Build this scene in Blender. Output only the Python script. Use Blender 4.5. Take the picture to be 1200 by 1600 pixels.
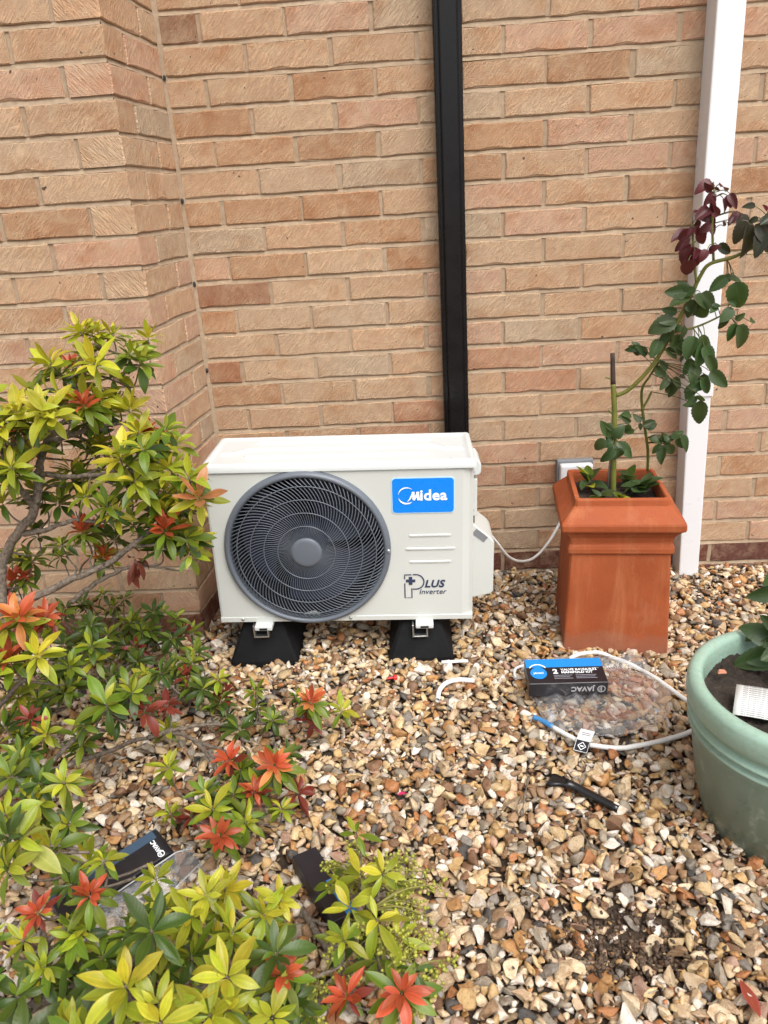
import bpy, bmesh, math, random
import numpy as np
from mathutils import Vector, Matrix, Euler

for o in list(bpy.data.objects):
    bpy.data.objects.remove(o)
S = bpy.context.scene
COL = S.collection
rnd = random.Random(11)
nrng = np.random.default_rng(7)

# ------------------------------------------------------------------ camera
CAM_LOC = Vector((0.4073, -2.3131, 1.1689))
PITCH, ROLL, YAW = 0.38551, -0.06273, 0.05077
fw = Vector((-math.sin(YAW) * math.cos(PITCH), math.cos(YAW) * math.cos(PITCH), -math.sin(PITCH)))
rt = Vector((math.cos(YAW), math.sin(YAW), 0))
up = rt.cross(fw)
r2 = math.cos(ROLL) * rt + math.sin(ROLL) * up
u2 = -math.sin(ROLL) * rt + math.cos(ROLL) * up
cd = bpy.data.cameras.new('camera')
cd.sensor_fit = 'VERTICAL'
cd.sensor_height = 36.0
cd.sensor_width = 27.0
cd.lens = 1202.0 / 1600.0 * 36.0
cd.clip_start = 0.02
cd.clip_end = 500
cd.dof.use_dof = True
cd.dof.focus_distance = 1.95
cd.dof.aperture_fstop = 9.0
cam = bpy.data.objects.new('camera', cd)
COL.objects.link(cam)
cam.matrix_world = Matrix(((r2.x, u2.x, -fw.x, CAM_LOC.x), (r2.y, u2.y, -fw.y, CAM_LOC.y),
                           (r2.z, u2.z, -fw.z, CAM_LOC.z), (0, 0, 0, 1)))
S.camera = cam

# ------------------------------------------------------------------ sky and sun (bright overcast)
SUN_ELEV, SUN_AZ = math.radians(56), math.radians(150)      # azimuth clockwise from +Y
w = bpy.data.worlds.new('World')
S.world = w
w.use_nodes = True
wn = w.node_tree
bg = wn.nodes['Background']
sky = wn.nodes.new('ShaderNodeTexSky')
sky.sky_type = 'NISHITA'
sky.sun_disc = False
sky.sun_elevation = SUN_ELEV
sky.sun_rotation = SUN_AZ
sky.dust_density = 4.0
sky.ozone_density = 0.6
hs = wn.nodes.new('ShaderNodeHueSaturation')
hs.inputs['Saturation'].default_value = 0.22                # overcast: nearly white cloud light
wn.links.new(sky.outputs[0], hs.inputs['Color'])
wn.links.new(hs.outputs[0], bg.inputs['Color'])
bg.inputs['Strength'].default_value = 0.15
sd = bpy.data.lights.new('sun', 'SUN')
sd.energy = 1.35
sd.angle = math.radians(40)
sd.color = (1.0, 0.972, 0.935)
sun = bpy.data.objects.new('sun', sd)
COL.objects.link(sun)
sdir = Vector((math.sin(SUN_AZ) * math.cos(SUN_ELEV), math.cos(SUN_AZ) * math.cos(SUN_ELEV), math.sin(SUN_ELEV)))
sun.rotation_euler = sdir.to_track_quat('Z', 'Y').to_euler()
vs = S.view_settings
vs.view_transform = 'Standard'
vs.look = 'None'
vs.exposure = 0.72
vs.gamma = 1.0
vs.use_curve_mapping = False

# ------------------------------------------------------------------ helpers
def mesh_obj(name, me, mat=None, parent=None):
    o = bpy.data.objects.new(name, me)
    COL.objects.link(o)
    if mat is not None and not me.materials:
        me.materials.append(mat)
    if parent is not None:
        o.parent = parent
    return o

def pyd(name, v, f, smooth=False):
    me = bpy.data.meshes.new(name)
    me.from_pydata([tuple(map(float, q)) for q in v], [], [tuple(int(i) for i in q) for q in f])
    me.validate()
    me.update()
    if smooth:
        me.polygons.foreach_set('use_smooth', [True] * len(me.polygons))
    return me

def tag(o, label=None, cat=None, group=None, kind=None):
    if label: o['label'] = label
    if cat: o['category'] = cat
    if group: o['group'] = group
    if kind: o['kind'] = kind
    return o

def empty(name, loc=(0, 0, 0), rot=(0, 0, 0)):
    o = bpy.data.objects.new(name, None)
    o.empty_display_size = 0.05
    COL.objects.link(o)
    o.location = loc
    o.rotation_euler = rot
    return o

def bev_box(x0, x1, y0, y1, z0, z1, b=0.002, seg=2):
    bm = bmesh.new()
    bmesh.ops.create_cube(bm, size=1.0)
    for v in bm.verts:
        v.co = Vector((x0 + (v.co.x + .5) * (x1 - x0), y0 + (v.co.y + .5) * (y1 - y0), z0 + (v.co.z + .5) * (z1 - z0)))
    if b > 0:
        bmesh.ops.bevel(bm, geom=bm.edges[:], offset=b, segments=seg, affect='EDGES', profile=0.5)
    me = bpy.data.meshes.new('box')
    bm.to_mesh(me); bm.free()
    return me

def tube_vf(pts, radii, n=8, cap=True):
    """tapered tube along a polyline: returns verts, faces"""
    P = [Vector(p) for p in pts]
    V, F = [], []
    prev = None
    for i, p in enumerate(P):
        d = (P[min(i + 1, len(P) - 1)] - P[max(i - 1, 0)])
        d = d.normalized() if d.length > 1e-9 else Vector((0, 0, 1))
        a = Vector((0, 0, 1)) if abs(d.z) < .9 else Vector((1, 0, 0))
        s = d.cross(a).normalized() if prev is None else (prev - d * prev.dot(d)).normalized()
        prev = s
        t = d.cross(s)
        r = radii[i] if hasattr(radii, '__len__') else radii
        for k in range(n):
            th = 2 * math.pi * k / n
            V.append(tuple(p + s * (r * math.cos(th)) + t * (r * math.sin(th))))
    for i in range(len(P) - 1):
        for k in range(n):
            a0 = i * n + k; a1 = i * n + (k + 1) % n
            F.append((a0, a1, a1 + n, a0 + n))
    if cap:
        F.append(tuple(range(n - 1, -1, -1)))
        F.append(tuple((len(P) - 1) * n + k for k in range(n)))
    return V, F

def smooth_path(pts, sub=6):
    """Catmull-Rom through points of any dimension"""
    P = [np.array(p, float) for p in pts]
    if len(P) < 3:
        return [tuple(P[0] + (P[-1] - P[0]) * t) for t in np.linspace(0, 1, sub + 1)]
    out = []
    for i in range(len(P) - 1):
        p0 = P[max(i - 1, 0)]; p1 = P[i]; p2 = P[i + 1]; p3 = P[min(i + 2, len(P) - 1)]
        for k in range(sub):
            t = k / sub
            out.append(tuple(.5 * ((2 * p1) + (-p0 + p2) * t + (2 * p0 - 5 * p1 + 4 * p2 - p3) * t * t + (-p0 + 3 * p1 - 3 * p2 + p3) * t ** 3)))
    out.append(tuple(P[-1]))
    return out

class Acc:
    """collects vertices and faces of one mesh"""
    def __init__(s): s.v = []; s.f = []
    def add(s, v, f):
        b = len(s.v); s.v += list(v); s.f += [tuple(i + b for i in q) for q in f]
    def tube(s, pts, r, n=8): s.add(*tube_vf(pts, r, n))
    def mesh(s, name, smooth=True): return pyd(name, s.v, s.f, smooth)

def lathe(profile, n=64, name='lathe'):
    """profile of (r, z); axis z"""
    V, F = [], []
    for r, z in profile:
        for k in range(n):
            a = 2 * math.pi * k / n
            V.append((r * math.cos(a), r * math.sin(a), z))
    for i in range(len(profile) - 1):
        for k in range(n):
            a0 = i * n + k; a1 = i * n + (k + 1) % n
            F.append((a0, a1, a1 + n, a0 + n))
    return pyd(name, V, F, True)

def text_mesh(body, size, bold=0.0, shear=0.0, align='LEFT', spacing=1.0, extrude=0.0003):
    cu = bpy.data.curves.new('lettering', 'FONT')
    cu.body = body
    cu.size = size
    cu.offset = bold
    cu.shear = shear
    cu.align_x = align
    cu.space_character = spacing
    cu.extrude = extrude
    cu.resolution_u = 3
    o = bpy.data.objects.new('tmp', cu)
    COL.objects.link(o)
    bpy.context.view_layer.update()
    me = bpy.data.meshes.new_from_object(o.evaluated_get(bpy.context.evaluated_depsgraph_get()))
    bpy.data.objects.remove(o)
    bpy.data.curves.remove(cu)
    return me

# ------------------------------------------------------------------ node materials
class NM:
    def __init__(s, name):
        s.m = bpy.data.materials.new(name)
        s.m.use_nodes = True
        s.t = s.m.node_tree
        s.b = s.t.nodes['Principled BSDF']
        s.out = s.t.nodes['Material Output']
    def n(s, typ, **kw):
        nd = s.t.nodes.new(typ)
        for k, v in kw.items():
            setattr(nd, k, v)
        return nd
    def l(s, a, b): s.t.links.new(a, b)
    def put(s, sock, v):
        if isinstance(v, bpy.types.NodeSocket): s.l(v, sock)
        else: sock.default_value = v
    def coord(s, which='Object'):
        return s.n('ShaderNodeTexCoord').outputs[which]
    def mapping(s, vec, scale=(1, 1, 1), rot=(0, 0, 0), loc=(0, 0, 0)):
        m = s.n('ShaderNodeMapping')
        s.l(vec, m.inputs['Vector'])
        m.inputs['Scale'].default_value = scale
        m.inputs['Rotation'].default_value = rot
        m.inputs['Location'].default_value = loc
        return m.outputs[0]
    def noise(s, vec, scale, detail=4, rough=.55, w=None, dist=0.0):
        nd = s.n('ShaderNodeTexNoise')
        if w is not None:
            nd.noise_dimensions = '4D'
            s.put(nd.inputs['W'], w)
        s.l(vec, nd.inputs['Vector'])
        nd.inputs['Scale'].default_value = scale
        nd.inputs['Detail'].default_value = detail
        nd.inputs['Roughness'].default_value = rough
        nd.inputs['Distortion'].default_value = dist
        return nd.outputs['Fac']
    def ramp(s, fac, stops):
        r = s.n('ShaderNodeValToRGB')
        s.l(fac, r.inputs[0])
        cr = r.color_ramp
        while len(cr.elements) < len(stops): cr.elements.new(.5)
        for e, (p, c) in zip(cr.elements, stops):
            e.position = p
            e.color = (c, c, c, 1) if not hasattr(c, '__len__') else (*c, 1)[:4]
        return r.outputs[0]
    def mix(s, fac, a, b, mode='MIX'):
        m = s.n('ShaderNodeMix', data_type='RGBA', blend_type=mode)
        s.put(m.inputs[0], fac)
        for sock, v in ((m.inputs[6], a), (m.inputs[7], b)):
            s.put(sock, v if isinstance(v, bpy.types.NodeSocket) else (*v, 1)[:4])
        return m.outputs[2]
    def math(s, op, a, b=0.0):
        m = s.n('ShaderNodeMath', operation=op)
        s.put(m.inputs[0], a); s.put(m.inputs[1], b)
        return m.outputs[0]
    def bump(s, h, strength=.3, dist=.002, normal=None):
        b = s.n('ShaderNodeBump')
        b.inputs['Strength'].default_value = strength
        b.inputs['Distance'].default_value = dist
        s.l(h, b.inputs['Height'])
        if normal is not None: s.l(normal, b.inputs['Normal'])
        return b.outputs[0]
    def set(s, **kw):
        for k, v in kw.items():
            s.put(s.b.inputs[k.replace('_', ' ')], v if not (isinstance(v, tuple) and len(v) == 3) else (*v, 1))
        return s.m

def plain(name, col, rough=.5, metallic=0.0, var=.12, scale=40, bump=.0, spec=.5, coat=0.0):
    """painted / moulded surface with faint tone variation, dust and micro relief"""
    q = NM(name)
    c = q.coord()
    n1 = q.noise(c, scale, 5)
    n2 = q.noise(c, scale * .15, 3)
    k = q.ramp(n2, [(.3, 1 - var), (.7, 1 + var * .3)])
    q.set(Base_Color=q.mix(1.0, col, k, 'MULTIPLY'), Metallic=metallic,
          Roughness=q.ramp(n1, [(.25, max(rough - .1, .03)), (.75, min(rough + .12, 1))]))
    q.b.inputs['Specular IOR Level'].default_value = spec
    if coat: q.b.inputs['Coat Weight'].default_value = coat
    if bump:
        q.set(Normal=q.bump(q.noise(c, scale * 8, 3), bump, .001))
    return q.m
# ------------------------------------------------------------------ measured places (metres)
ROSETTES_TALL = [
    (-0.266, -0.740, 0.950, 0.052, 'yel'),
    (-0.252, -0.700, 0.935, 0.050, 'yel'),
    (-0.319, -0.780, 0.892, 0.060, 'yel'),
    (-0.226, -0.800, 0.891, 0.062, 'yel'),
    (-0.228, -0.720, 0.851, 0.055, 'lim'),
    (-0.326, -0.680, 0.830, 0.055, 'lim'),
    (-0.307, -0.860, 0.806, 0.068, 'yel'),
    (-0.276, -0.780, 0.814, 0.060, 'yel'),
    (-0.190, -0.760, 0.787, 0.058, 'yel'),
    (-0.166, -0.800, 0.746, 0.058, 'yel'),
    (-0.386, -0.840, 0.809, 0.060, 'yel'),
    (-0.415, -0.860, 0.789, 0.060, 'yel'),
    (-0.179, -0.880, 0.718, 0.068, 'yel'),
    (-0.393, -0.800, 0.725, 0.060, 'lim'),
    (-0.103, -0.820, 0.672, 0.060, 'lim'),
    (-0.062, -0.840, 0.657, 0.058, 'lim'),
    (-0.401, -0.880, 0.711, 0.062, 'lim'),
    (-0.320, -0.760, 0.640, 0.058, 'grn'),
    (-0.241, -0.840, 0.605, 0.060, 'grn'),
    (-0.159, -0.800, 0.604, 0.060, 'lim'),
    (-0.041, -0.860, 0.622, 0.062, 'tan'),
    (-0.133, -0.840, 0.537, 0.062, 'redg'),
    (-0.098, -0.820, 0.516, 0.055, 'grn'),
    (-0.209, -0.800, 0.541, 0.058, 'grn'),
    (-0.335, -0.780, 0.519, 0.050, 'redg'),
    (-0.207, -0.840, 0.480, 0.066, 'brn'),
    (-0.290, -0.740, 0.685, 0.055, 'grn'),
    (-0.368, -0.720, 0.720, 0.055, 'grn'),
    (-0.175, -0.740, 0.681, 0.055, 'lim'),
    (-0.423, -0.760, 0.616, 0.055, 'grn'),
    (-0.396, -0.740, 0.579, 0.055, 'grn'),
    (-0.246, -0.720, 0.613, 0.055, 'dk'),
    (-0.156, -0.780, 0.560, 0.055, 'grn'),
    (-0.470, -0.840, 0.687, 0.060, 'lim'),
    (-0.502, -0.720, 0.431, 0.050, 'grn'),
    (-0.542, -0.740, 0.390, 0.045, 'red'),
    (-0.323, -0.680, 0.706, 0.050, 'dk'),
    (-0.349, -0.700, 0.786, 0.050, 'grn'),
    (-0.450, -0.740, 0.731, 0.050, 'redg'),
    (-0.273, -0.680, 0.777, 0.050, 'grn'),
    (-0.204, -0.720, 0.608, 0.050, 'grn'),
    (-0.451, -0.900, 0.780, 0.060, 'yel'),
    (-0.501, -0.900, 0.689, 0.060, 'lim'),
    (-0.452, -0.880, 0.864, 0.060, 'yel'),
    (-0.127, -0.760, 0.559, 0.050, 'dk'),
    (-0.277, -0.760, 0.495, 0.050, 'dk'),
    (-0.460, -0.740, 0.504, 0.050, 'dk'),
    (-0.391, -0.980, 0.334, 0.062, 'yel'),
    (-0.435, -0.940, 0.400, 0.062, 'org'),
    (-0.422, -0.860, 0.359, 0.050, 'red'),
    (-0.486, -1.000, 0.320, 0.062, 'yel'),
]
ROSETTES_LOW = [
    (-0.517, -0.465, 0.170, 0.050, 'grn'),
    (-0.375, -0.545, 0.160, 0.050, 'grn'),
    (-0.321, -0.558, 0.140, 0.048, 'grn'),
    (-0.266, -0.568, 0.120, 0.048, 'dk'),
    (-0.310, -0.544, 0.190, 0.042, 'dk'),
    (-0.528, -0.482, 0.190, 0.042, 'dk'),
    (-0.422, -0.590, 0.150, 0.050, 'grn'),
    (-0.477, -0.602, 0.150, 0.050, 'dk'),
    (-0.354, -0.821, 0.220, 0.058, 'lim'),
    (-0.249, -1.022, 0.240, 0.072, 'grn'),
    (-0.258, -1.222, 0.220, 0.060, 'lim'),
    (-0.404, -1.085, 0.160, 0.055, 'dk'),
    (-0.245, -1.397, 0.260, 0.075, 'pale'),
    (-0.190, -0.863, 0.120, 0.050, 'reddk'),
    (-0.172, -0.759, 0.130, 0.042, 'reddk'),
    (-0.123, -0.799, 0.120, 0.055, 'dk'),
    (-0.077, -0.829, 0.100, 0.050, 'dk'),
    (-0.167, -0.725, 0.140, 0.050, 'grn'),
    (0.003, -0.831, 0.080, 0.042, 'grn'),
    (0.049, -0.876, 0.080, 0.042, 'grn'),
    (0.141, -0.875, 0.120, 0.055, 'orgg'),
    (0.003, -1.067, 0.130, 0.052, 'red'),
    (0.101, -1.101, 0.140, 0.058, 'orgg'),
    (0.055, -1.126, 0.100, 0.042, 'red'),
    (-0.036, -1.134, 0.110, 0.050, 'grn'),
    (0.033, -1.277, 0.140, 0.056, 'redg'),
    (0.013, -1.123, 0.090, 0.050, 'grn'),
    (0.041, -1.173, 0.080, 0.048, 'grn'),
    (-0.368, -0.608, 0.130, 0.050, 'dk'),
    (-0.479, -0.713, 0.200, 0.055, 'dk'),
    (-0.466, -1.032, 0.200, 0.055, 'dk'),
    (-0.451, -0.808, 0.180, 0.050, 'dk'),
    (-0.324, -0.671, 0.120, 0.048, 'dk'),
    (-0.478, -0.887, 0.140, 0.050, 'dk'),
    (-0.017, -1.143, 0.070, 0.045, 'dk'),
    (-0.492, -0.921, 0.200, 0.058, 'lim'),
    (-0.422, -0.832, 0.160, 0.055, 'grn'),
    (-0.367, -1.057, 0.200, 0.058, 'lim'),
    (-0.382, -1.178, 0.200, 0.058, 'grn'),
    (-0.324, -1.015, 0.140, 0.050, 'grn'),
    (-0.316, -1.225, 0.180, 0.058, 'lim'),
    (-0.330, -1.298, 0.220, 0.060, 'lim'),
    (-0.258, -1.241, 0.140, 0.052, 'grn'),
    (-0.223, -1.359, 0.200, 0.062, 'lim'),
    (-0.252, -1.435, 0.240, 0.066, 'lim'),
    (-0.297, -0.810, 0.140, 0.050, 'grn'),
    (-0.276, -0.743, 0.120, 0.048, 'lim'),
    (-0.568, -0.649, 0.220, 0.055, 'grn'),
    (-0.577, -0.766, 0.220, 0.058, 'lim'),
    (-0.443, -0.471, 0.170, 0.045, 'grn'),
    (-0.550, -0.550, 0.190, 0.048, 'grn'),
    (-0.219, -0.719, 0.120, 0.046, 'grn'),
]
ROSETTES_FRONT = [
    (-0.102, -1.491, 0.240, 0.058, 'redg'),
    (-0.181, -1.498, 0.220, 0.050, 'red'),
    (-0.133, -1.503, 0.180, 0.055, 'grn'),
    (0.019, -1.661, 0.280, 0.075, 'yel'),
    (0.043, -1.490, 0.200, 0.060, 'lim'),
    (-0.009, -1.456, 0.170, 0.055, 'lim'),
    (0.083, -1.446, 0.200, 0.058, 'yel'),
    (0.145, -1.476, 0.180, 0.055, 'lim'),
    (0.106, -1.516, 0.190, 0.060, 'lim'),
    (-0.001, -1.538, 0.220, 0.060, 'lim'),
    (0.138, -1.635, 0.260, 0.065, 'yel'),
    (0.120, -1.669, 0.240, 0.065, 'lim'),
    (0.198, -1.607, 0.220, 0.060, 'redg'),
    (0.188, -1.645, 0.200, 0.060, 'lim'),
    (0.071, -1.699, 0.270, 0.070, 'yel'),
    (-0.137, -1.571, 0.120, 0.060, 'dk'),
    (-0.092, -1.520, 0.150, 0.055, 'grn'),
    (0.047, -1.530, 0.160, 0.060, 'grn'),
    (-0.197, -1.570, 0.140, 0.060, 'dk'),
    (-0.044, -1.666, 0.200, 0.070, 'grn'),
    (-0.137, -1.662, 0.170, 0.070, 'dk'),
    (-0.074, -1.476, 0.120, 0.050, 'dk'),
    (0.030, -1.559, 0.120, 0.055, 'dk'),
    (0.124, -1.508, 0.130, 0.055, 'grn'),
    (-0.076, -1.575, 0.130, 0.060, 'dk'),
    (0.219, -1.590, 0.120, 0.050, 'grn'),
    (-0.175, -1.529, 0.150, 0.055, 'grn'),
    (-0.140, -1.523, 0.100, 0.055, 'dk'),
    (0.076, -1.484, 0.100, 0.050, 'dk'),
]
ROSETTES_BUDS = [
    (0.288, -1.397, 0.170, 0.055, 'limf'),
    (0.276, -1.465, 0.180, 0.058, 'limf'),
    (0.319, -1.499, 0.190, 0.055, 'limf'),
    (0.286, -1.490, 0.130, 0.050, 'dkf'),
    (0.278, -1.577, 0.140, 0.050, 'red'),
    (0.353, -1.581, 0.150, 0.058, 'redg'),
    (0.237, -1.379, 0.130, 0.050, 'grnf'),
    (0.322, -1.387, 0.130, 0.045, 'grnf'),
    (0.316, -1.512, 0.130, 0.050, 'grnf'),
]
BUD_CLUSTERS = [
    (0.363, -1.343, 0.130),
    (0.326, -1.338, 0.140),
    (0.230, -1.356, 0.130),
    (0.260, -1.326, 0.130),
    (0.318, -1.504, 0.170),
    (0.378, -1.489, 0.140),
    (0.389, -1.523, 0.130),
    (0.376, -1.557, 0.130),
    (0.233, -1.541, 0.130),
    (0.247, -1.489, 0.130),
    (0.219, -1.579, 0.130),
    (0.336, -1.517, 0.150),
    (0.383, -1.416, 0.120),
    (0.363, -1.379, 0.120),
    (0.294, -1.454, 0.140),
    (0.384, -1.550, 0.100),
]
BRANCHES_TALL = [
    [(-0.6769, -1.0, -0.1584, 0.016), (-0.6134, -0.92, 0.1, 0.014), (-0.5388, -0.84, 0.3489, 0.012), (-0.5207, -0.8, 0.4714, 0.011), (-0.4669, -0.8, 0.5434, 0.0105), (-0.4187, -0.8, 0.5968, 0.01), (-0.4039, -0.78, 0.6693, 0.009), (-0.3772, -0.76, 0.7331, 0.007), (-0.316, -0.75, 0.7973, 0.0055), (-0.2719, -0.75, 0.8764, 0.004), (-0.2481, -0.74, 0.9259, 0.003)],
    [(-0.5714, -0.86, 0.2964, 0.01), (-0.4821, -0.84, 0.3839, 0.009), (-0.3591, -0.82, 0.4363, 0.008), (-0.2812, -0.82, 0.4673, 0.007), (-0.2186, -0.82, 0.506, 0.006), (-0.1463, -0.8, 0.5542, 0.005), (-0.0653, -0.84, 0.6034, 0.003)],
    [(-0.4669, -0.8, 0.5434, 0.009), (-0.4348, -0.78, 0.5362, 0.006), (-0.3585, -0.78, 0.5556, 0.005), (-0.2585, -0.78, 0.5555, 0.004), (-0.1683, -0.78, 0.5844, 0.003)],
    [(-0.4039, -0.78, 0.6693, 0.007), (-0.3129, -0.8, 0.6647, 0.005), (-0.2049, -0.84, 0.6876, 0.004)],
    [(-0.4187, -0.8, 0.5968, 0.008), (-0.4288, -0.84, 0.6776, 0.006), (-0.4384, -0.84, 0.7471, 0.004)],
    [(-0.3772, -0.76, 0.7331, 0.006), (-0.2819, -0.76, 0.7566, 0.005), (-0.1976, -0.76, 0.7663, 0.003)],
    [(-0.2186, -0.82, 0.506, 0.004), (-0.1509, -0.83, 0.515, 0.003)],
    [(-0.6134, -0.92, 0.1, 0.01), (-0.4949, -0.96, 0.2283, 0.006), (-0.4033, -0.98, 0.3108, 0.004)],
    [(-0.3905, -0.8, 0.3691, 0.006), (-0.3062, -0.8, 0.4221, 0.005), (-0.2116, -0.82, 0.4673, 0.003)],
]
BRANCHES_LOW = [
    [(-0.5884, -1.1072, -0.05, 0.014), (-0.493, -1.0933, 0.08, 0.011), (-0.3953, -1.0805, 0.12, 0.0075), (-0.3108, -0.9977, 0.1, 0.0055), (-0.226, -0.8875, 0.06, 0.0045), (-0.1505, -0.891, 0.06, 0.004), (-0.0699, -0.9807, 0.06, 0.005), (-0.0265, -1.0793, 0.06, 0.004), (0.0155, -1.2242, 0.1, 0.003)],
    [(-0.226, -0.8875, 0.06, 0.006), (-0.1447, -0.8567, 0.06, 0.005), (-0.0406, -0.85, 0.06, 0.004), (0.0685, -0.8683, 0.07, 0.0035), (0.1306, -0.8688, 0.1, 0.003)],
    [(-0.1505, -0.891, 0.06, 0.005), (-0.0077, -0.9968, 0.08, 0.004), (0.0941, -1.0869, 0.12, 0.003)],
    [(-0.3953, -1.0805, 0.12, 0.007), (-0.3285, -1.0213, 0.17, 0.005), (-0.2663, -1.0023, 0.21, 0.004)],
    [(-0.493, -1.0933, 0.08, 0.008), (-0.5017, -0.856, 0.1, 0.006), (-0.484, -0.674, 0.1, 0.005), (-0.4241, -0.5571, 0.11, 0.004), (-0.3237, -0.538, 0.12, 0.003)],
    [(-0.3453, -0.7995, 0.07, 0.005), (-0.2419, -0.7797, 0.07, 0.004), (-0.146, -0.7739, 0.09, 0.003)],
]
BRANCHES_FRONT = [
    [(-0.3836, -1.5174, -0.05, 0.014), (-0.2392, -1.5428, 0.06, 0.01), (-0.148, -1.5276, 0.1, 0.008), (-0.0026, -1.6303, 0.22, 0.006)],
    [(-0.148, -1.5276, 0.1, 0.007), (-0.0913, -1.4892, 0.11, 0.006), (-0.0049, -1.4595, 0.14, 0.005), (0.0723, -1.4317, 0.16, 0.004)],
    [(-0.2392, -1.5428, 0.06, 0.007), (-0.1954, -1.4891, 0.14, 0.005), (-0.1191, -1.4733, 0.2, 0.004)],
    [(-0.148, -1.5276, 0.1, 0.007), (0.0092, -1.5734, 0.14, 0.006), (0.1151, -1.5998, 0.2, 0.005), (0.1833, -1.6044, 0.18, 0.004)],
    [(0.0894, -1.546, 0.1, 0.006), (0.1761, -1.5712, 0.08, 0.006), (0.2278, -1.5337, 0.08, 0.006), (0.2836, -1.4881, 0.1, 0.005), (0.2983, -1.4462, 0.13, 0.004), (0.2911, -1.3888, 0.14, 0.003)],
    [(0.2836, -1.4881, 0.1, 0.005), (0.324, -1.5172, 0.11, 0.004), (0.3537, -1.5712, 0.13, 0.003)],
]
TWIG = [[(0.0897, -1.2833, 0.012, 0.005), (0.1448, -1.2984, 0.012, 0.006), (0.1922, -1.3585, 0.012, 0.006), (0.243, -1.4367, 0.012, 0.007), (0.2678, -1.4961, 0.012, 0.006)], [(0.1666, -1.3323, 0.012, 0.004), (0.2138, -1.3526, 0.012, 0.003), (0.2692, -1.3474, 0.012, 0.002)]]
ROSE_STEMS = [
    [(0.9298, -0.36, 0.3648, 0.0075), (0.9227, -0.36, 0.5284, 0.0072), (0.9188, -0.36, 0.6323, 0.007), (0.9119, -0.36, 0.6995, 0.0065)],
    [(0.9119, -0.36, 0.6995, 0.0065), (0.9062, -0.36, 0.7779, 0.0055)],
    [(0.9216, -0.36, 0.6691, 0.005), (0.9534, -0.37, 0.6881, 0.005), (0.9992, -0.39, 0.75, 0.005), (1.0333, -0.41, 0.8299, 0.005), (1.0617, -0.43, 0.9133, 0.0048), (1.0786, -0.44, 0.9638, 0.0045), (1.0942, -0.45, 0.9892, 0.0042), (1.1422, -0.47, 1.0045, 0.004), (1.1889, -0.5, 1.0374, 0.003), (1.2238, -0.52, 1.069, 0.0025)],
    [(1.0341, -0.3, 0.4398, 0.004), (1.0265, -0.31, 0.5075, 0.004), (1.0025, -0.33, 0.6029, 0.0038), (0.9886, -0.35, 0.6766, 0.0035), (0.9995, -0.37, 0.7169, 0.003), (1.0143, -0.39, 0.7572, 0.003)],
    [(0.995, -0.34, 0.6231, 0.0035), (1.0081, -0.34, 0.648, 0.003), (1.0164, -0.34, 0.6695, 0.0028)],
    [(1.0696, -0.44, 0.95, 0.003), (1.0586, -0.44, 1.0072, 0.0028), (1.0493, -0.44, 1.0766, 0.002)],
    [(1.1009, -0.45, 0.9944, 0.003), (1.09, -0.45, 1.0746, 0.0026), (1.0868, -0.45, 1.1478, 0.002)],
    [(1.0333, -0.41, 0.8299, 0.003), (1.0894, -0.42, 0.8436, 0.0025), (1.1432, -0.43, 0.8691, 0.002)],
    [(0.9197, -0.36, 0.6152, 0.003), (0.9024, -0.36, 0.6331, 0.002)],
    [(0.9144, -0.36, 0.7126, 0.003), (0.8917, -0.36, 0.717, 0.002)],
]
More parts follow.
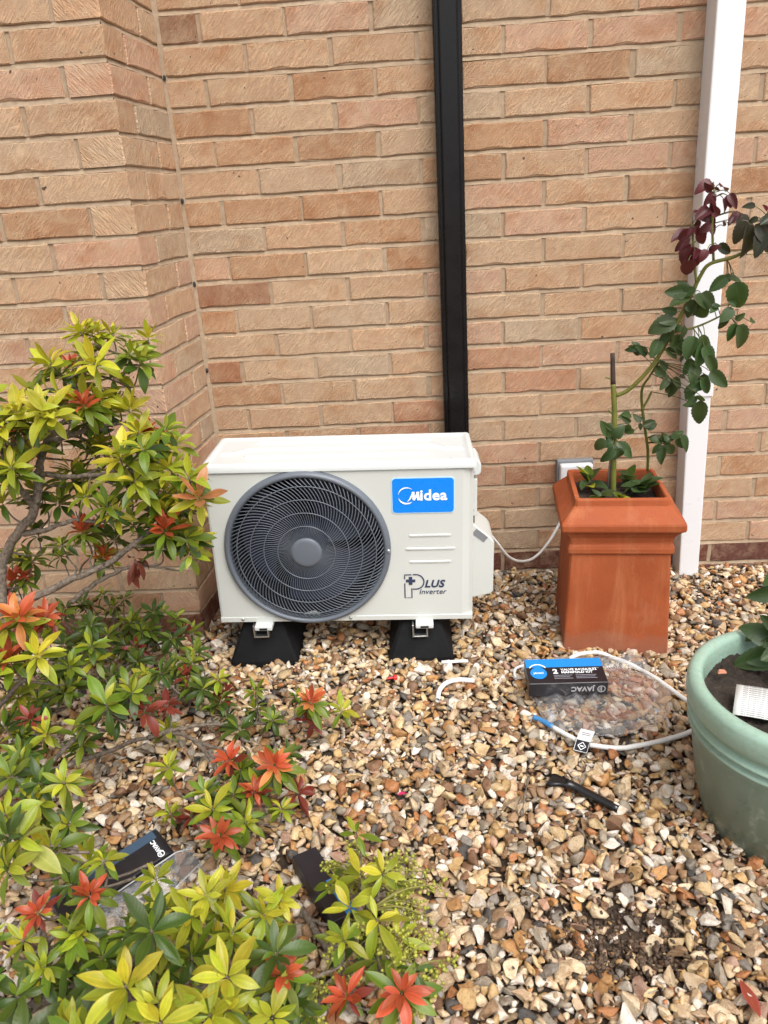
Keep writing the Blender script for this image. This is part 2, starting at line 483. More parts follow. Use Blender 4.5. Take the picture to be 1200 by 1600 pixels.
ROSE_LEAVES = [
    (1.087, -0.450, 1.141, 1.067, -0.467, 1.113, 'mar'),
    (1.082, -0.450, 1.144, 1.059, -0.462, 1.162, 'mar'),
    (1.090, -0.450, 1.144, 1.105, -0.444, 1.153, 'mar'),
    (1.084, -0.460, 1.135, 1.079, -0.461, 1.102, 'mar'),
    (1.086, -0.460, 1.102, 1.073, -0.477, 1.131, 'mar'),
    (1.105, -0.460, 1.127, 1.111, -0.466, 1.098, 'mar'),
    (1.112, -0.460, 1.133, 1.125, -0.465, 1.100, 'mar'),
    (1.114, -0.470, 1.137, 1.125, -0.485, 1.105, 'mar'),
    (1.085, -0.450, 1.082, 1.050, -0.446, 1.104, 'mar'),
    (1.076, -0.460, 1.109, 1.040, -0.476, 1.085, 'mar'),
    (1.085, -0.460, 1.075, 1.056, -0.467, 1.057, 'mar'),
    (1.072, -0.440, 1.102, 1.099, -0.443, 1.074, 'mar'),
    (1.047, -0.450, 1.070, 1.029, -0.456, 1.048, 'mar'),
    (1.049, -0.450, 1.070, 1.071, -0.451, 1.051, 'mar'),
    (1.044, -0.450, 1.064, 1.008, -0.446, 1.035, 'mar'),
    (1.040, -0.460, 1.048, 1.003, -0.449, 1.018, 'mar'),
    (1.038, -0.460, 1.037, 1.018, -0.471, 0.995, 'mar'),
    (1.047, -0.450, 1.029, 1.049, -0.449, 0.980, 'mar'),
    (1.052, -0.460, 1.023, 1.078, -0.458, 0.979, 'mar'),
    (1.077, -0.470, 1.022, 1.054, -0.481, 0.994, 'mar'),
    (1.089, -0.450, 1.013, 1.097, -0.470, 1.034, 'mar'),
    (1.117, -0.480, 1.074, 1.132, -0.469, 1.099, 'mar'),
    (1.144, -0.480, 1.079, 1.168, -0.490, 1.069, 'mar'),
    (1.186, -0.500, 1.097, 1.171, -0.510, 1.113, 'mar'),
    (1.143, -0.500, 1.080, 1.121, -0.491, 1.023, 'bronze'),
    (1.150, -0.500, 1.073, 1.144, -0.501, 1.001, 'bronze'),
    (1.160, -0.510, 1.072, 1.191, -0.515, 1.025, 'bronze'),
    (1.169, -0.500, 1.085, 1.149, -0.495, 1.072, 'bronze'),
    (1.183, -0.520, 1.071, 1.153, -0.539, 1.006, 'bronze'),
    (1.101, -0.460, 1.027, 1.139, -0.457, 1.011, 'bronze'),
    (1.178, -0.520, 1.059, 1.209, -0.528, 1.005, 'bronze'),
    (1.194, -0.520, 1.090, 1.162, -0.537, 1.073, 'bronze'),
    (1.130, -0.460, 0.960, 1.088, -0.459, 0.920, 'rose'),
    (1.134, -0.460, 0.955, 1.178, -0.450, 0.945, 'rose'),
    (1.152, -0.460, 0.947, 1.167, -0.473, 0.877, 'rose'),
    (1.159, -0.460, 0.893, 1.134, -0.460, 0.906, 'rose'),
    (1.153, -0.460, 0.887, 1.118, -0.470, 0.857, 'rose'),
    (1.160, -0.460, 0.853, 1.152, -0.456, 0.801, 'rose'),
    (1.166, -0.460, 0.848, 1.204, -0.457, 0.786, 'rose'),
    (1.162, -0.460, 0.860, 1.178, -0.473, 0.879, 'rose'),
    (1.061, -0.430, 0.924, 1.003, -0.423, 0.930, 'rose'),
    (1.058, -0.440, 0.919, 1.004, -0.439, 0.893, 'rose'),
    (1.065, -0.450, 0.920, 1.108, -0.448, 0.888, 'rose'),
    (1.069, -0.440, 0.910, 1.056, -0.434, 0.862, 'rose'),
    (1.077, -0.440, 0.906, 1.105, -0.446, 0.839, 'rose'),
    (1.107, -0.450, 0.894, 1.137, -0.446, 0.895, 'rose'),
    (1.043, -0.420, 0.854, 0.997, -0.412, 0.862, 'rose'),
    (1.035, -0.420, 0.862, 0.971, -0.437, 0.844, 'rose'),
    (1.022, -0.420, 0.832, 1.002, -0.413, 0.794, 'rose'),
    (1.031, -0.420, 0.824, 1.066, -0.427, 0.777, 'rose'),
    (1.056, -0.430, 0.847, 1.045, -0.435, 0.810, 'rose'),
    (1.004, -0.410, 0.816, 0.984, -0.425, 0.774, 'rose'),
    (1.021, -0.410, 0.792, 1.055, -0.408, 0.766, 'rose'),
    (1.077, -0.440, 0.825, 1.058, -0.451, 0.771, 'rose'),
    (1.088, -0.440, 0.820, 1.133, -0.432, 0.790, 'rose'),
    (1.094, -0.450, 0.815, 1.088, -0.461, 0.744, 'rose'),
    (1.094, -0.460, 0.805, 1.126, -0.462, 0.750, 'rose'),
    (1.104, -0.460, 0.782, 1.129, -0.467, 0.728, 'rose'),
    (1.078, -0.430, 0.770, 1.063, -0.430, 0.723, 'rose'),
    (1.091, -0.440, 0.755, 1.072, -0.454, 0.712, 'rose'),
    (1.111, -0.470, 0.745, 1.149, -0.484, 0.708, 'rose'),
    (1.094, -0.460, 0.728, 1.123, -0.456, 0.679, 'rose'),
    (1.092, -0.450, 0.711, 1.060, -0.446, 0.664, 'rose'),
    (1.091, -0.450, 0.679, 1.063, -0.452, 0.649, 'rose'),
    (1.099, -0.460, 0.673, 1.104, -0.451, 0.607, 'rose'),
    (1.107, -0.450, 0.710, 1.073, -0.463, 0.696, 'rose'),
    (1.029, -0.400, 0.735, 1.013, -0.393, 0.766, 'rose'),
    (1.038, -0.400, 0.718, 1.012, -0.415, 0.687, 'rose'),
    (1.043, -0.400, 0.715, 1.054, -0.389, 0.653, 'rose'),
    (1.045, -0.410, 0.720, 1.070, -0.410, 0.687, 'rose'),
    (1.032, -0.400, 0.726, 1.011, -0.401, 0.720, 'rose'),
    (0.968, -0.380, 0.789, 0.946, -0.369, 0.812, 'rose'),
    (0.968, -0.380, 0.794, 0.926, -0.375, 0.786, 'rose'),
    (0.968, -0.380, 0.785, 0.955, -0.375, 0.765, 'rose'),
    (0.985, -0.380, 0.773, 0.959, -0.398, 0.801, 'rose'),
    (0.915, -0.380, 0.552, 0.876, -0.388, 0.540, 'rose'),
    (0.909, -0.380, 0.570, 0.878, -0.397, 0.611, 'rose'),
    (0.921, -0.380, 0.561, 0.931, -0.394, 0.604, 'rose'),
    (0.913, -0.390, 0.538, 0.886, -0.403, 0.492, 'rose'),
    (0.920, -0.390, 0.535, 0.951, -0.383, 0.490, 'rose'),
    (0.926, -0.380, 0.552, 0.945, -0.396, 0.530, 'rose'),
    (0.913, -0.380, 0.587, 0.888, -0.391, 0.608, 'rose'),
    (0.962, -0.360, 0.596, 0.931, -0.364, 0.619, 'rose'),
    (0.962, -0.360, 0.589, 0.944, -0.353, 0.560, 'rose'),
    (0.989, -0.350, 0.592, 0.974, -0.339, 0.615, 'rose'),
    (0.998, -0.350, 0.583, 1.031, -0.347, 0.592, 'rose'),
    (1.054, -0.340, 0.533, 1.021, -0.353, 0.553, 'rose'),
    (1.054, -0.340, 0.533, 1.097, -0.343, 0.549, 'rose'),
    (1.047, -0.350, 0.528, 1.023, -0.347, 0.498, 'rose'),
    (1.054, -0.350, 0.522, 1.046, -0.368, 0.468, 'rose'),
    (1.064, -0.350, 0.525, 1.093, -0.348, 0.495, 'rose'),
    (1.096, -0.360, 0.555, 1.123, -0.368, 0.500, 'rose'),
    (1.075, -0.350, 0.544, 1.106, -0.351, 0.565, 'rose'),
    (1.010, -0.340, 0.571, 1.043, -0.339, 0.586, 'rose'),
]
POT_ROSE_LEAVES = [
    (1.117, -0.950, 0.298, 1.040, -0.960, 0.330, 'rose'),
    (1.095, -1.000, 0.301, 1.000, -1.014, 0.270, 'rose'),
    (1.121, -0.950, 0.313, 1.071, -0.963, 0.367, 'rose'),
    (1.101, -1.020, 0.328, 1.044, -1.044, 0.317, 'rose'),
    (1.128, -0.900, 0.381, 1.058, -0.915, 0.377, 'rose'),
    (1.121, -0.900, 0.432, 1.088, -0.926, 0.411, 'rose'),
    (1.090, -1.050, 0.305, 1.074, -1.066, 0.244, 'rose'),
    (1.118, -1.000, 0.358, 1.162, -1.014, 0.336, 'rose'),
    (1.126, -0.980, 0.360, 1.151, -0.987, 0.419, 'rose'),
]
CABLE_LOOP = [(0.7847, -0.5622, 0.022), (0.8292, -0.5496, 0.022), (0.8879, -0.5503, 0.022), (0.9376, -0.5839, 0.022), (0.9848, -0.6733, 0.022), (1.0208, -0.755, 0.022), (1.0498, -0.8014, 0.022), (1.0496, -0.8348, 0.022), (1.0215, -0.8613, 0.022), (0.9623, -0.89, 0.022), (0.8996, -0.9113, 0.022), (0.8265, -0.9231, 0.022), (0.76, -0.9072, 0.022), (0.7235, -0.8767, 0.022), (0.6873, -0.8359, 0.022)]
CABLE_TIP = [(0.6873, -0.8359, 0.022), (0.6699, -0.8161, 0.022), (0.654, -0.8032, 0.022)]
PIPE_CURVED = [(0.4303, -0.7286, 0.022), (0.4349, -0.6915, 0.022), (0.449, -0.6621, 0.022), (0.4692, -0.6492, 0.022), (0.4957, -0.645, 0.022), (0.5263, -0.6496, 0.022)]
PIPE_STRAIGHT = [(0.4467, -0.5626, 0.02), (0.4723, -0.5611, 0.02), (0.5167, -0.5577, 0.02)]
PIPE_THIN = [(0.6329, -0.642, 0.03), (0.6341, -0.6073, 0.03), (0.65, -0.5874, 0.03), (0.6815, -0.5773, 0.03)]
PLUG_RED = [(0.291, -0.6159, 0.02), (0.3144, -0.6172, 0.02), (0.3276, -0.6063, 0.02)]
STRIP = [(0.6535, -1.0171, 0.025), (0.6863, -1.0336, 0.025), (0.7102, -1.0458, 0.025), (0.7781, -1.1025, 0.025)]
STICKS = [[(0.5831, -1.1113, 0.02), (0.5969, -1.0583, 0.02), (0.6144, -0.9921, 0.02)], [(0.6893, -1.1486, 0.02), (0.7032, -1.197, 0.02), (0.7233, -1.2129, 0.02)]]
CAB_AC = [(0.5645, -0.3, 0.3387), (0.5793, -0.29, 0.2984), (0.6251, -0.25, 0.2221), (0.6688, -0.2, 0.1463), (0.7131, -0.16, 0.1099), (0.7586, -0.12, 0.1018), (0.8028, -0.09, 0.1324), (0.8448, -0.06, 0.188), (0.8763, -0.05, 0.2652)]
BRICK_TINTS = {(2, -1): 'drk', (4, 1): 'brn', (5, -1): 'brn', (6, 0): 'org', (6, 1): 'brn', (8, -1): 'org', (8, 0): 'org', (8, 1): 'org', (9, 1): 'org', (10, 0): 'org', (10, 2): 'brn', (11, -1): 'red', (14, -1): 'red', (14, 3): 'rosy', (14, 4): 'pink', (15, 3): 'rosy', (16, 2): 'rosy', (17, 1): 'rosy', (4, 4): 'brn', (5, 4): 'buff', (6, 4): 'pink', (7, 2): 'brn', (8, 5): 'brn', (3, -1): 'buff', (3, 0): 'buff', (5, 0): 'yelw', (7, 0): 'yelw', (11, 0): 'yelw', (12, 0): 'yelw', (13, 0): 'yelw', (13, 1): 'buff', (19, 3): 'red', (12, 3): 'yelw', (10, 3): 'yelw', (9, 2): 'grey', (11, 2): 'pink', (16, 3): 'yelw', (17, 3): 'yelw', (20, 7): 'org', (22, 7): 'pink', (16, 6): 'yelw', (7, 5): 'pink', (8, 6): 'brn'}

# ------------------------------------------------------------------ brickwork
def brick_material(name, use_attr=False):
    q = NM(name)
    c = q.coord()
    sx_ = q.n('ShaderNodeSeparateXYZ'); q.l(c, sx_.inputs[0])
    cx_ = q.n('ShaderNodeCombineXYZ'); q.l(q.math('ADD', sx_.outputs[0], sx_.outputs[1]), cx_.inputs[0]); q.l(sx_.outputs[2], cx_.inputs[2])
    c = cx_.outputs[0]                          # headers and stretchers carry the same slanting drag
    if use_attr:
        base = q.n('ShaderNodeAttribute', attribute_name='Col').outputs['Color']
        rv = q.n('ShaderNodeAttribute', attribute_name='rand').outputs['Fac']
    else:
        oi = q.n('ShaderNodeObjectInfo')
        base = oi.outputs['Color']
        rv = oi.outputs['Random']
    wv = q.math('MULTIPLY', rv, 60.0)
    blot = q.noise(q.mapping(c, (1, 1, 1.6)), 9, 3, .5, w=wv, dist=.4)
    dark = q.mix(1.0, base, (.86, .72, .62), 'MULTIPLY')
    col = q.mix(q.ramp(blot, [(.50, 0), (.70, .9)]), base, dark)
    pale = q.noise(c, 26, 5, .65, w=wv)
    col = q.mix(q.ramp(pale, [(.46, 0), (.74, .50)]), col, (.60, .46, .31))
    # drag-wire scratches: long thin slanting streaks
    sv = q.mapping(c, (1, 1, 1), (0, math.radians(52), 0))
    wob = q.noise(c, 18, 2, .5, w=wv)
    sv2 = q.mapping(sv, (42, 60, 250))
    scr = q.noise(sv2, 1.0, 3, .6, w=wv)
    msk = q.ramp(q.noise(c, 12, 3, .5, w=q.math('ADD', wv, 7.0)), [(.34, .30), (.54, 1)])
    scr_m = q.math('MULTIPLY', q.ramp(scr, [(.40, 0), (.62, 1)]), msk)
    grain = q.noise(c, 420, 3, .7, w=wv)
    col = q.mix(q.math('MULTIPLY', q.ramp(grain, [(.35, 1), (.5, 0)]), .35), col, q.mix(1.0, col, (.6, .5, .42), 'MULTIPLY'))
    col = q.mix(q.math('MULTIPLY', scr_m, .62), col, q.mix(1.0, col, (1.45, 1.42, 1.35), 'MULTIPLY'))
    # odd black burnt speck
    spk = q.ramp(q.noise(c, 75, 1, .4, w=wv), [(.755, 0), (.77, .85)])
    col = q.mix(spk, col, (.05, .035, .03))
    h = q.math('ADD', q.math('MULTIPLY', scr_m, .8), q.math('MULTIPLY', grain, 1.5))
    h = q.math('ADD', h, q.math('MULTIPLY', wob, .25))
    q.set(Base_Color=col, Roughness=.92, Normal=q.bump(h, .9, .0034))
    q.b.inputs['Specular IOR Level'].default_value = .2
    return q.m

M_BRICK = brick_material('brick_clay')
M_BRICK_FAR = brick_material('brick_clay_far', True)

q = NM('mortar')
c = q.coord()
n1 = q.noise(c, 60, 6, .65); n2 = q.noise(c, 5, 3)
col = q.mix(q.ramp(n2, [(.3, 0), (.7, 1)]), (.345, .250, .165), (.42, .315, .215))
col = q.mix(q.ramp(n1, [(.35, .5), (.6, 0)]), col, (.22, .155, .10))
q.set(Base_Color=col, Roughness=.95, Normal=q.bump(q.noise(c, 260, 4, .7), .6, .002))
M_MORTAR = q.m

TINT = {'buff': (.505, .328, .208), 'yelw': (.510, .350, .230), 'org': (.455, .270, .158), 'brn': (.420, .248, .145),
        'drk': (.29, .175, .112), 'red': (.365, .195, .118), 'rosy': (.465, .250, .155), 'pink': (.515, .322, .220),
        'grey': (.465, .340, .235), 'dpc': (.150, .058, .040)}
POOL = ['buff'] * 12 + ['yelw'] * 6 + ['pink'] * 5 + ['org'] * 1 + ['grey'] * 3

def brick_vf(L, H, D, seed, shear=0.0, shear_l=0.0):
    """one brick seen from the front: uneven arrises, rounded edge; front at y=0, back at y=D"""
    r = random.Random(seed)
    nx = max(3, int(round(L / .04)) + 1)
    xs = [-L / 2 + L * i / (nx - 1) for i in range(nx)]
    zs = [-H / 2, 0, H / 2]
    b = .0028
    V, F, idx = [], [], {}
    per = [(i, 0) for i in range(nx)] + [(nx - 1, 1)] + [(i, 2) for i in range(nx - 1, -1, -1)] + [(0, 1)]
    jit = {k: (r.uniform(-.0012, .0012), r.uniform(-.0016, .0016)) for k in per}
    chip = {k: r.random() < .07 for k in per}
    for i in range(nx):
        for j in range(3):
            x, z = xs[i], zs[j]
            if (i, j) in jit:
                k = b + (r.uniform(.002, .005) if chip[(i, j)] else 0)
                if i == 0: x += k
                if i == nx - 1: x -= k
                if j == 0: z += k
                if j == 2: z -= k
                x += jit[(i, j)][0]; z += jit[(i, j)][1]
            idx[(i, j)] = len(V)
            V.append((x, r.uniform(-.0007, .0007), z))
    for i in range(nx - 1):
        for j in range(2):
            F.append((idx[(i, j)], idx[(i + 1, j)], idx[(i + 1, j + 1)], idx[(i, j + 1)]))
    n = len(per)
    a0 = len(V)
    for (i, j) in per:
        V.append((xs[i] + jit[(i, j)][0], b, zs[j] + jit[(i, j)][1]))
    a1 = len(V)
    for (i, j) in per:
        V.append((xs[i], D, zs[j]))
    for k in range(n):
        k2 = (k + 1) % n
        F.append((idx[per[k2]], idx[per[k]], a0 + k, a0 + k2))
        F.append((a0 + k2, a0 + k, a1 + k, a1 + k2))
    if shear:
        V = [(x + (shear * y if x > 0 else 0), y, z) for x, y, z in V]
    if shear_l:
        V = [(x - (shear_l * y if x < 0 else 0), y, z) for x, y, z in V]
    return V, F

BH, PITCHZ, Z22 = .0645, .075, .072
def row_z(r): return Z22 + (22 - r + .5) * PITCHZ
_bm_cache = {}
def brick_mesh(L, D=.05, variants=5, shear=0.0, shear_l=0.0):
    key = (round(L, 3), D, rnd.randrange(variants), shear, shear_l)
    if key not in _bm_cache:
        v, f = brick_vf(L, BH, D, hash(key[:3]) & 0xffff, shear, shear_l)
        me = pyd('brick', v, f, False)
        me.materials.append(M_BRICK)
        _bm_cache[key] = me
    return _bm_cache[key]

def tint(key=None):
    c = TINT[key or rnd.choice(POOL)]
    k = rnd.uniform(.95, 1.05)
    s = rnd.uniform(-.012, .012)
    return (c[0] * k + s, c[1] * k, c[2] * k - s * .3, 1)

def put_brick(L, loc, rotz, parent, key=None, D=.05, shear=0.0, shear_l=0.0):
    o = mesh_obj('brick', brick_mesh(L, D, shear=shear, shear_l=shear_l), None, parent)
    o.location = loc
    o.rotation_euler = (rnd.uniform(-.004, .004), rnd.uniform(-.006, .006), rotz + rnd.uniform(-.006, .006))
    o.color = tint(key)
    return o

def joined_bricks(name, items, parent):
    """bricks beyond the view: real bricks joined in one part"""
    acc = Acc(); cols = []; rands = []
    for (L, loc, rotz, key) in items:
        v, f = brick_vf(L, BH, .05, rnd.randrange(8))
        cz, sz = math.cos(rotz), math.sin(rotz)
        acc.add([(loc[0] + x * cz - y * sz, loc[1] + x * sz + y * cz, loc[2] + z) for x, y, z in v], f)
        t = tint(key); rr = rnd.random()
        cols += [t] * len(v); rands += [rr] * len(v)
    me = acc.mesh(name, False)
    a = me.attributes.new('Col', 'FLOAT_COLOR', 'POINT'); a.data.foreach_set('color', np.array(cols, 'f').ravel())
    a = me.attributes.new('rand', 'FLOAT', 'POINT'); a.data.foreach_set('value', np.array(rands, 'f'))
    o = mesh_obj(name, me, M_BRICK_FAR, parent)
    o['kind'] = 'stuff'
    return o

def mortar_sheet(p0, p1, z0, z1, name, parent, step=.04):
    """weather-struck joints: each bed joint slopes out from under the upper brick; nrm points out of the wall"""
    p0, p1 = Vector((*p0, 0)), Vector((*p1, 0))
    d = (p1 - p0); Ln = d.length; d.normalize()
    nrm = Vector((d.y, -d.x, 0))
    prof = []
    k0 = int(math.floor((z0 - Z22) / PITCHZ)); k1 = int(math.ceil((z1 - Z22) / PITCHZ))
    for k in range(k0, k1):
        zj = Z22 + k * PITCHZ
        prof += [(zj - .0062, -.0010), (zj + .0058, -.0056), (zj + .0060, -.0038), (zj + PITCHZ - .0066, -.0036)]
    nx = max(2, int(Ln / step))
    V, F = [], []
    for i in range(nx + 1):
        for (z, off) in prof:
            P = p0 + d * (Ln * i / nx) + nrm * (off + rnd.uniform(-.0011, .0009))
            V.append((P.x, P.y, z + rnd.uniform(-.0012, .0012)))
    m = len(prof)
    for i in range(nx):
        for j in range(m - 1):
            a = i * m + j
            F.append((a, a + m, a + m + 1, a + 1))
    return mesh_obj(name, pyd(name, V, F, False), M_MORTAR, parent)

XI, XO, YP = -.222, -.252, -.3375           # inner corner x, outer corner x, pier face y
main = tag(empty('brick_wall', (.7, 0, 0)), 'long buff brick house wall carrying the black and white vertical trunking', 'wall')
off_y = Vector((-.7, 0, 0))
XR = 3.2
far = []
for r in range(-34, 25):
    off = 0 if r % 2 else -.1125
    z = row_z(r)
    n = int(math.floor((XI - off) / .225))
    while True:
        a, b = off + n * .225 + .005, off + (n + 1) * .225 - .005
        j = rnd.uniform(-.0025, .0025)
        a = max(a + j, XI + .006); b = b + j
        if a > XR: break
        if b - a > .03:
            L = b - a
            L = .215 if L > .2 else (round(L, 2) if L > .04 else L)
            xc = b - L / 2
            key = 'dpc' if r >= 23 else BRICK_TINTS.get((r, n))
            if 0 <= r <= 24 and xc < 1.62:
                put_brick(L, (xc - .7, rnd.uniform(-.0012, .0014), z + rnd.uniform(-.001, .001)), 0, main, key)
            else:
                far.append((L, (xc - .7, rnd.uniform(-.0012, .0012), z), 0, key))
        n += 1
joined_bricks('upper_brickwork', far, main)
mortar_sheet((XI - .78, 0), (XR - .7, 0), -.10, 4.6, 'mortar', main)

pier = tag(empty('brick_wall', (XO, YP, 0)), 'projecting brick return standing left of the outdoor unit behind the shrub', 'wall')
far = []
rang = math.atan2(-YP, XI - XO)              # direction of the return face
sh = (XI - XO) / (-YP)
for r in range(-34, 25):
    z = row_z(r)
    vis = 0 <= r <= 24
    key = lambda: 'dpc' if r >= 23 else None
    def back(dist, L):                        # a place on the return face, centre at dist from the outer corner
        return (math.cos(rang) * dist, math.sin(rang) * dist, z)
    if r % 2:                                 # full stretcher up to the corner on the front face
        spans = [(-.215, 0.0)]
        x = -.225
        if vis:
            put_brick(.215, (-.1075, 0, z), 0, pier, key(), D=.1025, shear=sh)
            put_brick(.215, back(.1125 + .1075, .215), rang, pier, key())
        else:
            far.append((.215, (-.1075, 0, z), 0, key())); far.append((.325, back(.17, .3), rang, key()))
    else:
        x = -.1125
        if vis:
            put_brick(.215, back(.1075, .215), rang, pier, key(), D=.1025, shear_l=sh)
            put_brick(.105, back(.225 + .0525, .105), rang, pier, key())
        else:
            far.append((.1025, (-.051, 0, z), 0, key())); far.append((.325, back(.165, .3), rang, key()))
    while x > -2.4:
        xc = x - .1075
        if vis and xc > -.95:
            put_brick(.215, (xc + rnd.uniform(-.002, .002), rnd.uniform(-.0012, .0014), z + rnd.uniform(-.001, .001)), 0, pier,
                      'dpc' if r >= 23 else rnd.choice([None, None, None, 'buff', 'pink', 'buff', 'brn']))
        else:
            far.append((.215, (xc, 0, z), 0, key()))
        x -= .225
joined_bricks('upper_brickwork', far, pier)
mortar_sheet((-2.5, 0), (-.004, 0), -.10, 4.6, 'mortar', pier)
mortar_sheet((0, .003), ((XI - XO) * 1.2, -YP * 1.2), -.10, 4.6, 'mortar', pier)
# fillet of mortar run down the inner corner
V, F = [], []
for i in range(60):
    z = -.08 + i * .08
    for (dx, dy) in ((.010, .004), (.004, -.003), (-.003, -.009)):
        V.append((XI - XO + dx + rnd.uniform(-.001, .001), -YP + dy + rnd.uniform(-.001, .001), z))
for i in range(59):
    for j in range(2):
        a = i * 3 + j
        F.append((a, a + 1, a + 4, a + 3))
mesh_obj('corner_mortar', pyd('corner_mortar', V, F, True), M_MORTAR, pier)
# dark pinned specks left in the corner joint
M_SPECK = plain('dark_speck', (.03, .028, .03), .8)
for z in (1.50, 1.196, .972, .720):
    bm = bmesh.new(); bmesh.ops.create_icosphere(bm, subdivisions=2, radius=.008)
    for v in bm.verts: v.co = Vector((v.co.x * .6, v.co.y * .5, v.co.z)) * rnd.uniform(.75, 1.1)
    me = bpy.data.meshes.new('joint_speck'); bm.to_mesh(me); bm.free()
    o = mesh_obj('joint_speck', me, M_SPECK, pier)
    o.location = (XI - XO + .003, -YP - .008, z)

# ------------------------------------------------------------------ ground: soil sheet and gravel
q = NM('soil')
c = q.coord()
n1 = q.noise(c, 45, 8, .7); n2 = q.noise(c, 6, 4)
col = q.mix(q.ramp(n1, [(.35, 0), (.65, 1)]), (.034, .021, .013), (.105, .068, .042))
far_g = q.n('ShaderNodeTexVoronoi'); q.l(c, far_g.inputs['Vector']); far_g.inputs['Scale'].default_value = 45
gcol = q.mix(.55, (.30, .20, .12), far_g.outputs['Color'], 'MULTIPLY')
sp = q.n('ShaderNodeSeparateXYZ'); q.l(c, sp.inputs[0])
dist = q.math('MAXIMUM', q.math('ABSOLUTE', q.math('SUBTRACT', sp.outputs[0], .4)), q.math('ABSOLUTE', q.math('ADD', sp.outputs[1], .9)))
q.set(Base_Color=q.mix(q.math('GREATER_THAN', dist, 1.75), col, gcol), Roughness=.95, Normal=q.bump(n1, 1.0, .02))
M_SOIL = q.m

def ground_h(x, y):
    """lie of the bed under the stones: scraped hollow in front of the planters, hollow by the terracotta foot"""
    h = -.034 + .006 * math.sin(x * 3.1 + 1) * math.cos(y * 2.7)
    h -= .034 * math.exp(-(((x - .722) / .100) ** 2 + ((y + 1.375) / .060) ** 2))
    h -= .016 * math.exp(-(((x - 1.03) / .10) ** 2 + ((y + .55) / .06) ** 2))
    return h
gx = np.concatenate([np.array([-60, -20, -6, -2.5]), np.linspace(-1.6, 2.6, 90), np.array([4, 8, 20, 60])])
gy = np.concatenate([np.array([-60, -20, -8, -4]), np.linspace(-2.8, .0, 70), np.array([.25, 2, 60])])
V = [(x, y, ground_h(x, y) - .004 + (rnd.uniform(-.003, .003) if abs(x) < 3 else 0)) for y in gy for x in gx]
nx = len(gx)
F = [(j * nx + i, j * nx + i + 1, (j + 1) * nx + i + 1, (j + 1) * nx + i) for j in range(len(gy) - 1) for i in range(nx - 1)]
ground = mesh_obj('gravel_ground', pyd('gravel_ground', V, F, True), M_SOIL)
tag(ground, 'loose flint gravel bed over dark soil at the foot of the wall', 'gravel', kind='structure')

def stone_proto(seed, sub):
    """a split flint: sphere cut by random planes, edges left a little soft"""
    r = np.random.default_rng(seed)
    bm = bmesh.new(); bmesh.ops.create_icosphere(bm, subdivisions=sub, radius=1)
    V = np.array([v.co[:] for v in bm.verts]); F = np.array([[v.index for v in f.verts] for f in bm.faces]); bm.free()
    V += r.normal(0, .03, V.shape)
    for _ in range(r.integers(8, 14)):
        n = r.normal(size=3); n /= np.linalg.norm(n)
        d = r.uniform(.26, .74)
        t = V @ n - d
        V -= np.outer(np.where(t > 0, t * .985, 0), n)
    V += .025 * np.sin(V[:, [1, 2, 0]] * 3 + r.uniform(0, 6, 3))
    V -= (V.max(0) + V.min(0)) / 2
    V /= (V.max(0) - V.min(0)) / 2
    return V, F
PROTO = [stone_proto(i, 2) for i in range(48)]
PROTO_LO = [stone_proto(i, 1) for i in range(48)]

PAL = np.array([(.60, .48, .32), (.62, .55, .45), (.66, .60, .52), (.47, .31, .14), (.42, .225, .085), (.36, .155, .060), (.20, .110, .060),
                (.30, .255, .195), (.21, .185, .155), (.075, .068, .062), (.46, .345, .215), (.40, .25, .175), (.54, .40, .22), (.28, .175, .095), (.58, .42, .27)])
PW = np.array([12, 11, 8, 9, 8, 4, 8, 11, 6, 2.5, 12, 4, 11, 10, 10]); PW = PW / PW.sum()

def keep_out(x, y):
    if y > -.012: return True
    if x < XO + .01 and y > YP - .012: return True
    if (x - 1.11) ** 2 + (y + 1.105) ** 2 < .158 ** 2: return True
    dx, dy = x - .934, y + .362
    ca, sa = math.cos(-.10), math.sin(-.10)
    if abs(dx * ca + dy * sa) < .132 and abs(-dx * sa + dy * ca) < .132: return True
    if -.138 < x < .055 and -.51 < y < -.13: return True
    if .300 < x < .486 and -.52 < y < -.13: return True
    return False

